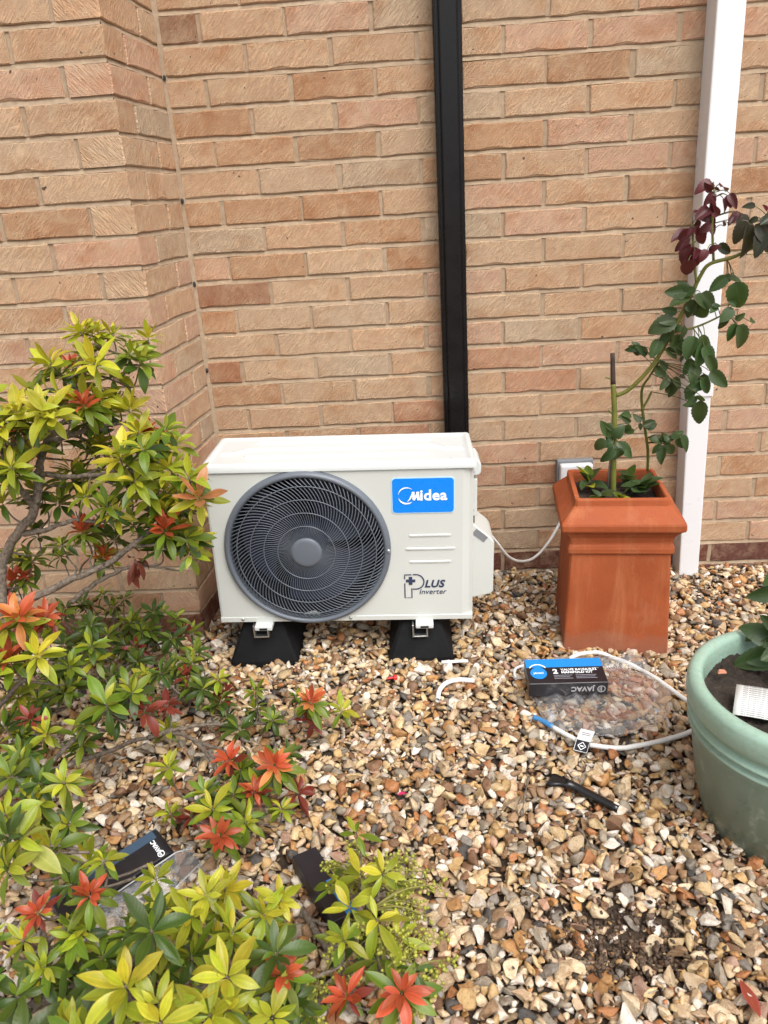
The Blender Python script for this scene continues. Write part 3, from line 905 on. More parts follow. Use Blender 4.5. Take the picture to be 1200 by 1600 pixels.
GX0, GX1, GY0, GY1, RES = -1.15, 1.95, -2.05, .02, .004
NXg, NYg = int((GX1 - GX0) / RES), int((GY1 - GY0) / RES)
xs_ = GX0 + (np.arange(NXg) + .5) * RES
ys_ = GY0 + (np.arange(NYg) + .5) * RES
HF = np.array([[ground_h(x, y) for x in xs_[::4]] for y in ys_[::4]])
HF = np.repeat(np.repeat(HF, 4, 0), 4, 1)[:NYg, :NXg].copy()
HF0 = HF.copy()
stones = []
def euler_m(a, b, c):
    return np.array(Euler((a, b, c)).to_matrix())
target = 39000
tries = 0
while len(stones) < target and tries < target * 4:
    tries += 1
    best = None
    for _ in range(3):
        x = rnd.uniform(GX0 + .04, GX1 - .04); y = rnd.uniform(GY0 + .04, GY1 - .02)
        i, j = int((y - GY0) / RES), int((x - GX0) / RES)
        hh = HF[i, j] - HF0[i, j]
        if best is None or hh < best[0]: best = (hh, x, y, i, j)
    hh, x, y, i, j = best
    if keep_out(x, y): continue
    # thin cover inside the scraped hollow
    hol = math.exp(-(((x - .722) / .095) ** 2 + ((y + 1.378) / .055) ** 2))
    if hol > .20 and rnd.random() < .25 + .62 * hol: continue
    if hh > .040: continue
    a = min(max(rnd.lognormvariate(math.log(.0097), .42), .0045), .0195)
    if y > -.25 : a *= .9
    b = a * rnd.uniform(.48, .92); cc = a * rnd.uniform(.28, .58)
    R = euler_m(rnd.gauss(0, .42), rnd.gauss(0, .42), rnd.uniform(0, 6.283))
    rad = (a + b) / 2
    k = max(1, int(rad * .8 / RES))
    i0, i1, j0, j1 = max(i - k, 0), min(i + k + 1, NYg), max(j - k, 0), min(j + k + 1, NXg)
    patch = HF[i0:i1, j0:j1]
    base = float(np.percentile(patch, 62))
    zc = base + cc * .62
    yy, xx = np.mgrid[i0:i1, j0:j1]
    d2 = ((yy - i) ** 2 + (xx - j) ** 2) * RES * RES / (rad * rad)
    topz = np.where(d2 < 1, zc + cc * .85 * np.sqrt(np.clip(1 - d2, 0, 1)), -9)
    HF[i0:i1, j0:j1] = np.maximum(patch, topz)
    stones.append((x, y, zc, a, b, cc, R, rnd.randrange(48), rnd.random()))
# crumbs of dark soil thrown up in the scraped hollow
for _ in range(900):
    x = rnd.gauss(.722, .080); y = rnd.gauss(-1.377, .045)
    a = rnd.uniform(.0018, .0065)
    i, j = int((y - GY0) / RES), int((x - GX0) / RES)
    if HF[i, j] - HF0[i, j] > .012 and rnd.random() < .7: continue
    stones.append((x, y, HF[i, j] + a * .3, a, a * rnd.uniform(.6, .95), a * rnd.uniform(.5, .8), euler_m(rnd.gauss(0, .6), rnd.gauss(0, .6), rnd.uniform(0, 6.28)), rnd.randrange(48), 2.0))
# bring the surface of the finished bed to z = 0
lift = -float(np.median(HF[120:420, 220:600]))

q = NM('flint_attr')
def flint(name, attr):
    q = NM(name)
    c = q.coord('Generated' if not attr else 'Object')
    if attr:
        base = q.n('ShaderNodeAttribute', attribute_name='Col').outputs['Color']
        s1, s2 = 90, 420
    else:
        oi = q.n('ShaderNodeObjectInfo'); base = oi.outputs['Color']
        off = q.n('ShaderNodeVectorMath', operation='ADD'); q.l(c, off.inputs[0]); q.l(oi.outputs['Random'], off.inputs[1])
        sc = q.n('ShaderNodeVectorMath', operation='SCALE'); q.l(off.outputs[0], sc.inputs[0]); q.put(sc.inputs['Scale'], 1.0)
        c = sc.outputs[0]; s1, s2 = 2.2, 11
    n1 = q.noise(c, s1, 4, .6); n2 = q.noise(c, s2, 4, .6)
    col = q.mix(q.ramp(n1, [(.45, 0), (.68, .65)]), base, q.mix(1.0, base, (.62, .42, .26), 'MULTIPLY'))
    col = q.mix(q.ramp(n2, [(.48, 0), (.75, .5)]), col, q.mix(1.0, col, (1.35, 1.38, 1.42), 'MULTIPLY'))
    col = q.mix(q.ramp(q.noise(c, s2 * .6, 3, .5), [(.30, .7), (.42, 0)]), col, q.mix(1.0, col, (.38, .30, .25), 'MULTIPLY'))
    q.set(Base_Color=col, Roughness=q.ramp(n2, [(.3, .42), (.7, .7)]), Normal=q.bump(n2, .35, .003 if attr else .06))
    q.b.inputs['Specular IOR Level'].default_value = .45
    return q.m
M_FLINT_A, M_FLINT_O = flint('flint_gravel', True), flint('flint_stone', False)

def stone_col(u):
    if u > 1: return np.array((.085, .055, .035)) * rnd.uniform(.5, 1.5)
    c = PAL[np.searchsorted(np.cumsum(PW), u * .9999)]
    return np.clip(c * rnd.uniform(.80, 1.20), .02, .8)

C0 = np.array(CAM_LOC); FW = np.array(fw); RT = np.array(r2); UP = np.array(u2)
def view(px):
    d = np.array(px) - C0
    z = d @ FW
    return 600 + 1202 * (d @ RT) / z, 800 - 1202 * (d @ UP) / z, z
score = []
for s_i, s in enumerate(stones):
    u_, v_, d_ = view((s[0], s[1], s[2] + lift))
    seen = -30 < u_ < 1230 and 850 < v_ < 1630
    i, j = int((s[1] - GY0) / RES), int((s[0] - GX0) / RES)
    ontop = s[2] + s[5] * .5 > HF[i, j] - .004
    hidden = u_ < 480 and v_ > 1330
    score.append(((s[3] * s[4] / d_ ** 2) if (seen and ontop and not hidden and s[8] < 1) else 0, seen))
order = sorted(range(len(stones)), key=lambda k: -score[k][0])
single = set(order[:300])
proto_me = []
for k in range(24):
    me = pyd('stone', PROTO[k][0], PROTO[k][1], False)
    me.materials.append(M_FLINT_O)
    proto_me.append(me)
VV, FF, CC = [], [], []
base_i = 0
for k, (x, y, z, a, b, cc, R, pi, u) in enumerate(stones):
    col = stone_col(u)
    z += lift
    if k in single:
        o = mesh_obj('stone', proto_me[pi % 24], None, ground)
        o.matrix_local = Matrix.Translation((x, y, z)) @ Matrix(R.tolist()).to_4x4() @ Matrix.Diagonal((a, b, cc, 1))
        o.color = (*col, 1)
        continue
    P, Fq = (PROTO if score[k][1] else PROTO_LO)[pi]
    VV.append((P * np.array([a, b, cc])) @ R.T + np.array([x, y, z]))
    FF.append(Fq + base_i)
    CC.append(np.tile(np.append(col, 1.0), (len(P), 1)))
    base_i += len(P)
VV = np.concatenate(VV); FF = np.concatenate(FF); CC = np.concatenate(CC)
me = bpy.data.meshes.new('gravel')
me.vertices.add(len(VV)); me.vertices.foreach_set('co', VV.astype('f').ravel())
me.loops.add(len(FF) * 3); me.loops.foreach_set('vertex_index', FF.astype('i').ravel())
me.polygons.add(len(FF)); me.polygons.foreach_set('loop_start', np.arange(0, len(FF) * 3, 3, dtype='i'))
me.update(calc_edges=True); me.validate()
at = me.attributes.new('Col', 'FLOAT_COLOR', 'POINT'); at.data.foreach_set('color', CC.astype('f').ravel())
gravel = mesh_obj('gravel', me, M_FLINT_A, ground)
gravel['kind'] = 'stuff'
ground.location.z = 0
# soil follows the lift
for v in ground.data.vertices: v.co.z += lift
print('stones', len(stones), 'lift', lift, 'tris', len(FF))
def top_at(x, y):
    i, j = int((y - GY0) / RES), int((x - GX0) / RES)
    return float(HF[max(i - 2, 0):i + 3, max(j - 2, 0):j + 3].max()) + lift

# ------------------------------------------------------------------ outdoor unit
M_WHITE = plain('cream_powder_coat', (.560, .572, .538), .38, var=.04, scale=18, bump=.03)
M_LID = plain('lid_powder_coat', (.585, .605, .595), .34, var=.04, scale=18, bump=.03)
M_GUARD = plain('grey_guard_plastic', (.118, .134, .160), .42, var=.05)
M_DARK = plain('shroud_dark', (.010, .011, .014), .7, spec=.2)
M_BLADE = plain('fan_blade_plastic', (.018, .024, .048), .35)
M_BLUE = plain('blue_badge', (.003, .215, .78), .3, var=.02)
M_BADGE_EDGE = plain('badge_edge', (.45, .68, .85), .35, var=.02)
M_PRINTW = plain('white_print', (.85, .88, .9), .4, var=.02)
M_NAVY = plain('navy_print', (.028, .040, .085), .5, var=.02)
M_STEEL = plain('galvanised_steel', (.52, .53, .52), .35, .85, .15)
M_LABELG = plain('grey_rating_label', (.20, .20, .21), .5)

ac = tag(empty('air_conditioner', (-.150, -.490, .128), (0, math.radians(1.43), 0)),
         'cream outdoor air conditioning unit with round grey fan guard and blue badge', 'air conditioner')
W_, H_, D_ = .688, .430, .238
FCX, FCZ, FR = .253, .211, .204
# cabinet with the fan opening cut through its front
N = 96
V, F = [], []
def rect_hit(a, x0, x1, z0, z1):
    dx, dz = math.cos(a), math.sin(a)
    t = min(((x1 - FCX) / dx if dx > 0 else (x0 - FCX) / dx) if abs(dx) > 1e-9 else 9e9,
            ((z1 - FCZ) / dz if dz > 0 else (z0 - FCZ) / dz) if abs(dz) > 1e-9 else 9e9)
    return FCX + dx * t, FCZ + dz * t
angs = sorted([2 * math.pi * k / N + .003 for k in range(N)] + [math.atan2(z - FCZ, x - FCX) % (2 * math.pi) for x in (.007, W_ - .030) for z in (.007, H_ - .007)])
N = len(angs)
def stretch(px, pz, bx0, bx1, bz0, bz1, x0, x1, z0, z1):
    return x0 + (px - bx0) / (bx1 - bx0) * (x1 - x0), z0 + (pz - bz0) / (bz1 - bz0) * (z1 - z0)
b0 = (.007, W_ - .030, .007, H_ - .007)
inner = [rect_hit(a, *b0) for a in angs]
rings = []
rings.append([(FCX + (FR - .002) * math.cos(a), .006, FCZ + (FR - .002) * math.sin(a)) for a in angs])
rings.append([(FCX + FR * math.cos(a), 0, FCZ + FR * math.sin(a)) for a in angs])
rings.append([(x, 0, z) for x, z in inner])
def rr(px, pz, b):   # the same outline pushed to another rectangle
    x, z = stretch(px, pz, *b0[:2], *b0[2:], *b[:2], *b[2:])
    return x, z
rings.append([(lambda q_: (q_[0], .0022 if px < W_ - .031 else .0060, q_[1]))(rr(px, pz, (.002, W_ - .012, .002, H_ - .002))) for px, pz in inner])
rings.append([(lambda q_: (q_[0], .007 if px < W_ - .031 else .018, q_[1]))(rr(px, pz, (0, W_ - .001, 0, H_))) for px, pz in inner])
rings.append([(lambda q_: (q_[0], D_, q_[1]))(rr(px, pz, (0, W_, 0, H_))) for px, pz in inner])
for rg in rings: V += rg
for i in range(len(rings) - 1):
    for k in range(N):
        a0 = i * N + k; a1 = i * N + (k + 1) % N
        F.append((a1, a0, a0 + N, a1 + N))
F.append(tuple((len(rings) - 1) * N + k for k in range(N)))
cab = mesh_obj('cabinet', pyd('cabinet', V, F, False), M_WHITE, ac)
# pressed lid
def seg_d(px, py, a, b):
    ax, ay = a; bx, by = b
    t = max(0, min(1, ((px - ax) * (bx - ax) + (py - ay) * (by - ay)) / ((bx - ax) ** 2 + (by - ay) ** 2)))
    return math.hypot(px - ax - t * (bx - ax), py - ay - t * (by - ay))
RIBS = [[(.115, .190), (.575, .190)], [(.10, .132), (.590, .132)], [(.10, .132), (.062, .096)], [(.062, .096), (.035, .096)],
        [(.590, .132), (.622, .104)], [(.622, .104), (.655, .104)], [(.105, .070), (.565, .070)]]
nxl, nyl = 150, 60
V, F = [], []
def sst(e0, e1, t):
    t = max(0, min(1, (t - e0) / (e1 - e0))); return t * t * (3 - 2 * t)
for j in range(nyl + 1):
    for i in range(nxl + 1):
        u, v = i / nxl, j / nyl
        x = -.003 + u * (W_ + .006); y = -.005 + v * (D_ + .008)
        e = min(x + .003, W_ + .003 - x, y + .005, D_ + .003 - y)
        d = min(seg_d(x, y, a, b) for a, b in RIBS)
        z = H_ + .0195 - .006 * (1 - sst(0, .007, e)) - .0045 * sst(.013, .022, e) + .0055 * (1 - sst(.0045, .010, d))
        V.append((x, y, z))
for j in range(nyl):
    for i in range(nxl):
        a = j * (nxl + 1) + i
        F.append((a, a + 1, a + nxl + 2, a + nxl + 1))
per = [i for i in range(nxl + 1)] + [j * (nxl + 1) + nxl for j in range(1, nyl + 1)] + [nyl * (nxl + 1) + i for i in range(nxl - 1, -1, -1)] + [j * (nxl + 1) for j in range(nyl - 1, 0, -1)]
b1 = len(V)
for k in per: V.append((V[k][0], V[k][1], H_ + .001 - .0035))
for k in range(len(per)):
    k2 = (k + 1) % len(per)
    F.append((per[k2], per[k], b1 + k, b1 + k2))
mesh_obj('top_lid', pyd('top_lid', V, F, True), M_LID, ac)
# fan behind the guard
def y_lathe(profile, n=72, name='ring'):
    me = lathe(profile, n, name)
    me.transform(Matrix.Rotation(math.radians(90), 4, 'X'))      # axis z -> -y
    return me
def at_fan(o): o.location = (FCX, 0, FCZ); return o
at_fan(mesh_obj('shroud', y_lathe([(FR - .0015, -.0062), (FR - .005, -.05), (FR - .008, -.15), (.001, -.155)], 72, 'shroud'), M_DARK, ac))
fan = at_fan(mesh_obj('fan_rotor', y_lathe([(.001, -.045), (.040, -.046), (.048, -.055), (.048, -.12), (.001, -.121)], 40, 'fan_rotor'), M_BLADE, ac))
for k in range(3):
    V, F = [], []
    for i in range(13):
        t = i / 12
        for j in range(9):
            s_ = j / 8
            r = .046 + s_ * .142
            a = math.radians(120 * k + 20 + (t - .35) * (84 + 22 * s_) + 26 * s_)
            V.append((r * math.cos(a), .062 + .045 * t + .004 * math.sin(math.pi * s_), r * math.sin(a)))
    F = [(i * 9 + j, i * 9 + j + 1, (i + 1) * 9 + j + 1, (i + 1) * 9 + j) for i in range(12) for j in range(8)]
    mesh_obj('blade', pyd('blade', V, F, True), M_BLADE, fan)
# guard: outer frame, hub, rings and swirling spokes
guard = at_fan(mesh_obj('fan_guard', y_lathe([(.200, .004), (.203, .014), (.208, .017), (.212, .015), (.2155, .012), (.2175, .007), (.219, .0015), (.2192, -.004), (.198, -.004), (.200, .004)], 120, 'fan_guard'), M_GUARD, ac))
mesh_obj('hub_cap', y_lathe([(.0005, .0265), (.030, .0262), (.038, .0252), (.0408, .0228), (.0412, .016), (.001, .014)], 48, 'hub_cap'), M_GUARD, guard)
def gy_(r): return -(.0235 - .0065 * ((r - .04) / .165) ** 2 - .010 * max(0, (r - .185) / .02) ** 2)
for r in (.0745, .111, .1465, .1815):
    pts = [(r * math.cos(2 * math.pi * k / 90), gy_(r), r * math.sin(2 * math.pi * k / 90)) for k in range(91)]
    mesh_obj('guard_ring', pyd('guard_ring', *tube_vf(pts, .0013, 6, False), True), M_GUARD, guard)
sp_pts = []
for i in range(15):
    t = i / 14
    r = .040 + t * .165
    a = .62 * t ** 1.55
    sp_pts.append((r * math.cos(a), gy_(r) + .0018, r * math.sin(a)))
v_, f_ = tube_vf(sp_pts, [.0006 + .0008 * i / 14 for i in range(15)], 5, False)
spoke = pyd('spoke', v_, f_, True); spoke.materials.append(M_GUARD)
NS = 100
for k in range(NS):
    o = mesh_obj('spoke', spoke, None, guard)
    o.rotation_euler = (0, -2 * math.pi * k / NS, 0)
# badge
def rounded_plate(w, h, r, t, name):
    V = []
    for cx, cz, a0 in ((w / 2 - r, h / 2 - r, 0), (-w / 2 + r, h / 2 - r, 90), (-w / 2 + r, -h / 2 + r, 180), (w / 2 - r, -h / 2 + r, 270)):
        for k in range(7):
            a = math.radians(a0 + 90 * k / 6); V.append((cx + r * math.cos(a), cz + r * math.sin(a)))
    n = len(V)
    vs_ = [(x, 0, z) for x, z in V] + [(x, -t, z) for x, z in V]
    F = [(k, (k + 1) % n, n + (k + 1) % n, n + k) for k in range(n)] + [tuple(range(n, 2 * n))]
    return pyd(name, vs_, F)
badge = mesh_obj('brand_badge', rounded_plate(.160, .097, .010, .0012, 'brand_badge'), M_BADGE_EDGE, ac)
badge.location = (.5575, -.0004, .3555)
o = mesh_obj('badge_face', rounded_plate(.1555, .0925, .009, .0006, 'badge_face'), M_BLUE, badge); o.location = (0, -.0012, 0)
def facing(me):   # text lies in xy: stand it up facing -y
    me.transform(Matrix.Rotation(math.radians(90), 4, 'X')); return me
tm = facing(text_mesh('idea', .040, bold=.0011, spacing=1.06))
o = mesh_obj('lettering', tm, M_PRINTW, badge); o.location = (-.0085, -.0022, -.0125)
acc = Acc()
_rib = [0]
def ribbon(acc, pts, wds, y=-.0004):
    """flat printed stroke in the xz plane"""
    _rib[0] = (_rib[0] + 1) % 8; y = y - .00012 * _rib[0]      # overlapping strokes never share a plane
    P = [Vector((p[0], 0, p[1])) for p in pts]
    V = []
    for i, p in enumerate(P):
        d = (P[min(i + 1, len(P) - 1)] - P[max(i - 1, 0)]).normalized()
        s_ = Vector((-d.z, 0, d.x)); wd = wds[i] if hasattr(wds, '__len__') else wds
        V += [tuple(p + s_ * wd / 2 + Vector((0, y, 0))), tuple(p - s_ * wd / 2 + Vector((0, y, 0)))]
    acc.add(V, [(2 * i, 2 * i + 1, 2 * i + 3, 2 * i + 2) for i in range(len(P) - 1)])
# ring swoosh running into the slanted capital M
pts = [( -.0415 + .0215 * math.cos(math.radians(a)), .0005 + .0215 * math.sin(math.radians(a))) for a in range(48, 176, 6)]
ribbon(acc, pts, [.0004 + .0030 * math.sin(math.pi * min(1, i / (len(pts) - 1) * 1.05)) for i in range(len(pts))])
pts = [( -.0415 + .0215 * math.cos(math.radians(a)), .0005 + .0215 * math.sin(math.radians(a))) for a in range(196, 312, 6)]
ribbon(acc, pts, [.0004 + .0042 * math.sin(math.pi * i / (len(pts) - 1)) for i in range(len(pts))])
ribbon(acc, [(-.040, -.0155), (-.0335, -.0085), (-.0270, .0040), (-.0240, .0105)], [.0012, .0035, .0048, .005])
ribbon(acc, [(-.0252, .0110), (-.0236, -.0100)], [.0066, .0070])
ribbon(acc, [(-.0240, -.0120), (-.0165, .0010), (-.0118, .0105)], [.0042, .0056, .0058])
ribbon(acc, [(-.0140, .0110), (-.0112, -.0122)], [.0066, .0070])
o = mesh_obj('emblem', acc.mesh('emblem', False), M_PRINTW, badge); o.location = (0, -.0024, 0)
# embossed lines
def emboss(x0, x1, z, name='embossed_line'):
    V, F = [], []
    n = 20
    for i in range(n + 1):
        x = x0 + (x1 - x0) * i / n
        e = min(1, min(i, n - i) / 1.0)
        for j, (dz, dy) in enumerate(((-.0052, .0004), (-.0026, -.0024), (.0010, -.0026), (.0032, .0004))):
            V.append((x, dy * e + .0004 * (1 - e), z + dz))
    F = [(i * 4 + j, (i + 1) * 4 + j, (i + 1) * 4 + j + 1, i * 4 + j + 1) for i in range(n) for j in range(3)]
    mesh_obj(name, pyd(name, V, F, False), M_WHITE, ac)
for x0, x1, z in ((.517, .630, .2445), (.507, .641, .2065), (.517, .630, .169)): emboss(x0, x1, z)
# printed word with the outlined plus sign
pr = empty('printed_logo', (.504, -.0006, .061)); pr.parent = ac
acc = Acc()
ribbon(acc, [(.0015, .058), (.0015, .0705), (.020, .0705)], .0032)
ribbon(acc, [(.0015, .045), (.0015, .0015), (.020, .0015), (.020, .030)], .0032)
ribbon(acc, [(.017, .040), (.017, .064)], .0095)
ribbon(acc, [(.005, .052), (.0295, .052)], .0085)
pts = [(.023, .0705)] + [(.031 + .0215 * math.cos(math.radians(a)), .0490 + .0215 * math.sin(math.radians(a))) for a in range(88, -96, -8)] + [(.023, .0275)]
ribbon(acc, pts, .0034)
mesh_obj('logo_mark', acc.mesh('logo_mark', False), M_NAVY, pr)
o = mesh_obj('lettering', facing(text_mesh('LUS', .0295, bold=.0011, shear=.25, spacing=1.08)), M_NAVY, pr); o.location = (.0535, -.0003, .0325)
o = mesh_obj('lettering', facing(text_mesh('Inverter', .0215, bold=.0001, shear=.25, spacing=1.02)), M_NAVY, pr); o.location = (.0385, -.0003, .0120)
# screws along the lower edge and on the guard
for x, z, y in ((.062, .0045, -.0005), (.3565, .0045, -.0005), (.4655, .2085, -.0150)):
    me = y_lathe([(.0005, .0045), (.003, .0042), (.0048, .0025), (.0055, 0)], 16, 'screw')
    o = mesh_obj('screw', me, M_STEEL, ac); o.location = (x, y, z)
# right-hand handle, side strip and valve cover
def prism_y(poly, y0, y1, b=.004, name='prism'):
    bm = bmesh.new()
    f = bm.faces.new([bm.verts.new((x, y0, z)) for x, z in poly])
    r_ = bmesh.ops.extrude_face_region(bm, geom=[f])
    for v in [g for g in r_['geom'] if isinstance(g, bmesh.types.BMVert)]: v.co.y = y1
    bmesh.ops.recalc_face_normals(bm, faces=bm.faces[:])
    bmesh.ops.bevel(bm, geom=bm.edges[:], offset=b, segments=3, affect='EDGES', profile=.5)
    me = bpy.data.meshes.new(name); bm.to_mesh(me); bm.free()
    return me
me = prism_y([(W_ - .004, .385), (W_ + .014, .385), (W_ + .021, .393), (W_ + .021, .415), (W_ + .012, .430), (W_ - .004, .434)], .055, .150, .004, 'side_handle')
mesh_obj('side_handle', me, M_LID, ac)
mesh_obj('side_strip', bev_box(W_ - .004, W_ + .012, .06, .14, .270, .375, .003), M_WHITE, ac)
cover = mesh_obj('valve_cover', prism_y([(W_ - .006, .030), (W_ + .050, .042), (W_ + .058, .050), (W_ + .058, .198), (W_ + .050, .210), (W_ - .006, .258)], .050, .190, .004, 'valve_cover'), M_WHITE, ac)
lb = mesh_obj('rating_label', bev_box(-.020, .020, -.0006, 0, -.009, .009, 0), M_LABELG, cover)
lb.location = (W_ + .020, .0490, .219); lb.rotation_euler = (0, math.radians(40), 0)
mesh_obj('terminal_recess', bev_box(W_ - .004, W_ + .006, .064, .10, .236, .272, .001), M_DARK, ac)
# base pan lip and side fixings
mesh_obj('base_pan', bev_box(.001, W_ - .002, -.0022, D_ - .002, -.0045, .0105, .0012, 1), M_WHITE, ac)
for zz in (.020, .300, .405):
    me = lathe([(.0005, .0022), (.002, .002), (.0034, .001), (.0038, 0)], 12, 'screw'); me.transform(Matrix.Rotation(math.radians(90), 4, 'Y'))
    o = mesh_obj('screw', me, M_STEEL, ac); o.location = (W_ - .0004, .028, zz)
# mounting feet of the unit
def mounting_foot(x):
    acc = Acc()
    ft = mesh_obj('mounting_foot', bev_box(-.024, .024, -.030, .05, -.0165, -.0035, .003), M_LID, ac)
    ft.location = (x, 0, 0)
    h_ = mesh_obj('bolt_slot', bev_box(-.011, .011, -.034, -.028, -.0135, -.008, .0015), M_DARK, ft)
    h_.location = (0, .002, 0)
for x in (.121, .556): mounting_foot(x)

# rubber support blocks
M_RUBBER = plain('black_rubber', (.010, .010, .011), .8, var=.25, scale=60, bump=.25, spec=.15)
def block(label, cx, hw, y0, y1, ztop):
    root = tag(empty('support_block', (cx, (y0 + y1) / 2, -.006)), label, 'support block', 'rubber blocks under the outdoor unit')
    L = (y1 - y0) / 2
    rg = [(hw, L, -.012), (hw - .002, L - .002, .012), (.058, L - .040, ztop - .012), (.054, L - .046, ztop - .004), (.050, L - .050, ztop)]
    V, F = [], []
    for (a, b, z) in rg:
        c_ = .008
        V += [(-a + c_, -b, z), (a - c_, -b, z), (a, -b + c_, z), (a, b - c_, z), (a - c_, b, z), (-a + c_, b, z), (-a, b - c_, z), (-a, -b + c_, z)]
    for i in range(len(rg) - 1):
        for k in range(8):
            F.append((i * 8 + k, i * 8 + (k + 1) % 8, (i + 1) * 8 + (k + 1) % 8, (i + 1) * 8 + k))
    F.append(tuple(range(len(rg) * 8 - 8, len(rg) * 8)))
    mesh_obj('rubber_body', pyd('rubber_body', V, F, False), M_RUBBER, root)
    acc = Acc()                                   # galvanised channel let into the top, open end to the front
    for (x0, x1, z0, z1) in ((-.021, -.0165, ztop - .034, ztop + .004), (.0165, .021, ztop - .034, ztop + .004), (-.0165, .0165, ztop - .034, ztop - .030)):
        m_ = bev_box(x0, x1, -L + .018, L - .05, z0, z1, .0006, 1)
        acc.add([v.co[:] for v in m_.vertices], [tuple(p.vertices) for p in m_.polygons])
    mesh_obj('steel_channel', acc.mesh('steel_channel', False), M_STEEL, root)
    return root
block('black rubber support block under the fan side of the outdoor unit', -.043, .095, -.512, -.130, .112)
block('black rubber support block under the badge side of the outdoor unit', .393, .090, -.522, -.135, .102)

# ------------------------------------------------------------------ cables, trunking, socket box
M_CABLE = plain('white_cable', (.74, .73, .70), .4, var=.08)
M_BLUETIP = plain('blue_cable_end', (.05, .22, .48), .4)
def cable(name, pts, r, mat, label, cat, sub=8):
    me = pyd(name, *tube_vf(smooth_path(pts, sub), r, 10), True)
    return tag(mesh_obj(name, me, mat), label, cat)
cable('power_cable', CAB_AC, .0042, M_CABLE, 'thin white cable sagging from the outdoor unit to behind the terracotta planter', 'cable')

M_BLACK = plain('black_upvc', (.006, .0055, .006), .28, var=.1, scale=20, spec=.28)
def extrude_z(poly, z0, z1, name, lean=0.0, leany=0.0):
    n = len(poly)
    V = [(x, y, z0) for x, y in poly] + [(x + lean, y + leany, z1) for x, y in poly]
    F = [(k, (k + 1) % n, n + (k + 1) % n, n + k) for k in range(n)] + [tuple(range(n - 1, -1, -1)), tuple(range(n, 2 * n))]
    return pyd(name, V, F)
root = tag(empty('wall_trunking', (.529, 0, .02)), 'black plastic trunking running up the wall behind the outdoor unit', 'trunking')
me = extrude_z([(-.0365, 0), (-.0365, -.050), (-.0340, -.0525), (-.0240, -.0525), (-.0225, -.0575), (-.019, -.060), (.019, -.060), (.0225, -.0575), (.0240, -.0525), (.0340, -.0525), (.0365, -.050), (.0365, 0)], 0, 2.7, 'cover')
mesh_obj('cover', me, M_BLACK, root)
for x in (-.0285, .0285):
    mesh_obj('edge_bead', extrude_z([(x - .003, -.0515), (x - .002, -.0545), (x + .002, -.0545), (x + .003, -.0515)], 0, 2.7, 'edge_bead'), M_BLACK, root)

M_UPVC = plain('white_upvc', (.72, .725, .74), .32, var=.03, scale=10)
root = tag(empty('wall_trunking', (1.255, 0, -.02)), 'white plastic square trunking in two lengths beside the climbing rose', 'trunking')
def duct(x0, w0, x1, w1, z0, z1, d, name):
    def ring(x, w, z):
        b = .004
        return [(x, 0, z), (x, -d + b, z), (x + .0012, -d + .0012, z), (x + b, -d, z), (x + w - b, -d, z), (x + w - .0012, -d + .0012, z), (x + w, -d + b, z), (x + w, 0, z)]
    V = ring(x0, w0, z0) + ring(x1, w1, z1)
    V = [(x - 1.255, y, z + .02) for x, y, z in V]
    F = [(k, (k + 1) % 8, 8 + (k + 1) % 8, 8 + k) for k in range(8)] + [tuple(range(7, -1, -1)), tuple(range(8, 16))]
    return mesh_obj(name, pyd(name, V, F), M_UPVC, root)
duct(1.232, .061, 1.2085, .066, -.035, .596, .068, 'lower_length')
duct(1.2055, .0735, 1.188, .072, .580, 1.60, .073, 'upper_length')
duct(1.188, .072, 1.175, .072, 1.601, 2.7, .073, 'upper_length')

M_GREYBOX = plain('grey_back_box', (.20, .21, .22), .5)
root = tag(empty('socket_box', (.896, 0, .185)), 'white outdoor switch box with grey surround half hidden by the terracotta planter', 'switch box')
mesh_obj('back_plate', bev_box(-.056, .056, -.022, 0, .06, .200, .004), M_GREYBOX, root)
mesh_obj('cover', bev_box(-.050, .050, -.050, -.0225, .065, .192, .006), M_UPVC, root)

# ------------------------------------------------------------------ terracotta planter
q = NM('terracotta')
c = q.coord()
n1 = q.noise(c, 7, 5, .6); n2 = q.noise(q.mapping(c, (1, 1, .12)), 26, 4, .6); n3 = q.noise(c, 160, 3, .6)
col = q.mix(q.ramp(n1, [(.3, 0), (.72, 1)]), (.275, .060, .017), (.370, .088, .028))
col = q.mix(q.ramp(n2, [(.50, 0), (.72, .38)]), col, (.47, .185, .080))
sp = q.n('ShaderNodeSeparateXYZ'); q.l(c, sp.inputs[0])
lo = q.math('ADD', sp.outputs[2], q.math('MULTIPLY', q.math('SUBTRACT', n1, .5), .10))
band = q.ramp(lo, [(.02, .75), (.062, .45), (.075, 0)])
col = q.mix(band, col, (.30, .120, .070))
bloom = q.noise(q.mapping(c, (1, 1, .5), loc=(3, 1, 2)), 11, 6, .65)
col = q.mix(q.ramp(bloom, [(.56, 0), (.78, .34)]), col, (.50, .27, .16))
splash = q.noise(c, 70, 4, .7)
col = q.mix(q.math('MULTIPLY', q.ramp(splash, [(.64, 0), (.74, .6)]), q.ramp(lo, [(.05, 1), (.20, 0)])), col, (.10, .055, .035))
pit = q.noise(c, 48, 3, .5)
col = q.mix(q.ramp(pit, [(.73, 0), (.77, .45)]), col, (.17, .045, .018))
q.set(Base_Color=col, Roughness=q.ramp(n1, [(.3, .6), (.7, .82)]), Normal=q.bump(q.math('ADD', n3, q.math('MULTIPLY', n1, 2.0)), .35, .002))
q.b.inputs['Specular IOR Level'].default_value = .3
M_TERRA = q.m
pot = tag(empty('terracotta_planter', (.934, -.362, -.02), (0, 0, -.10)), 'tall square terracotta planter with moulded collar holding the climbing rose', 'planter')
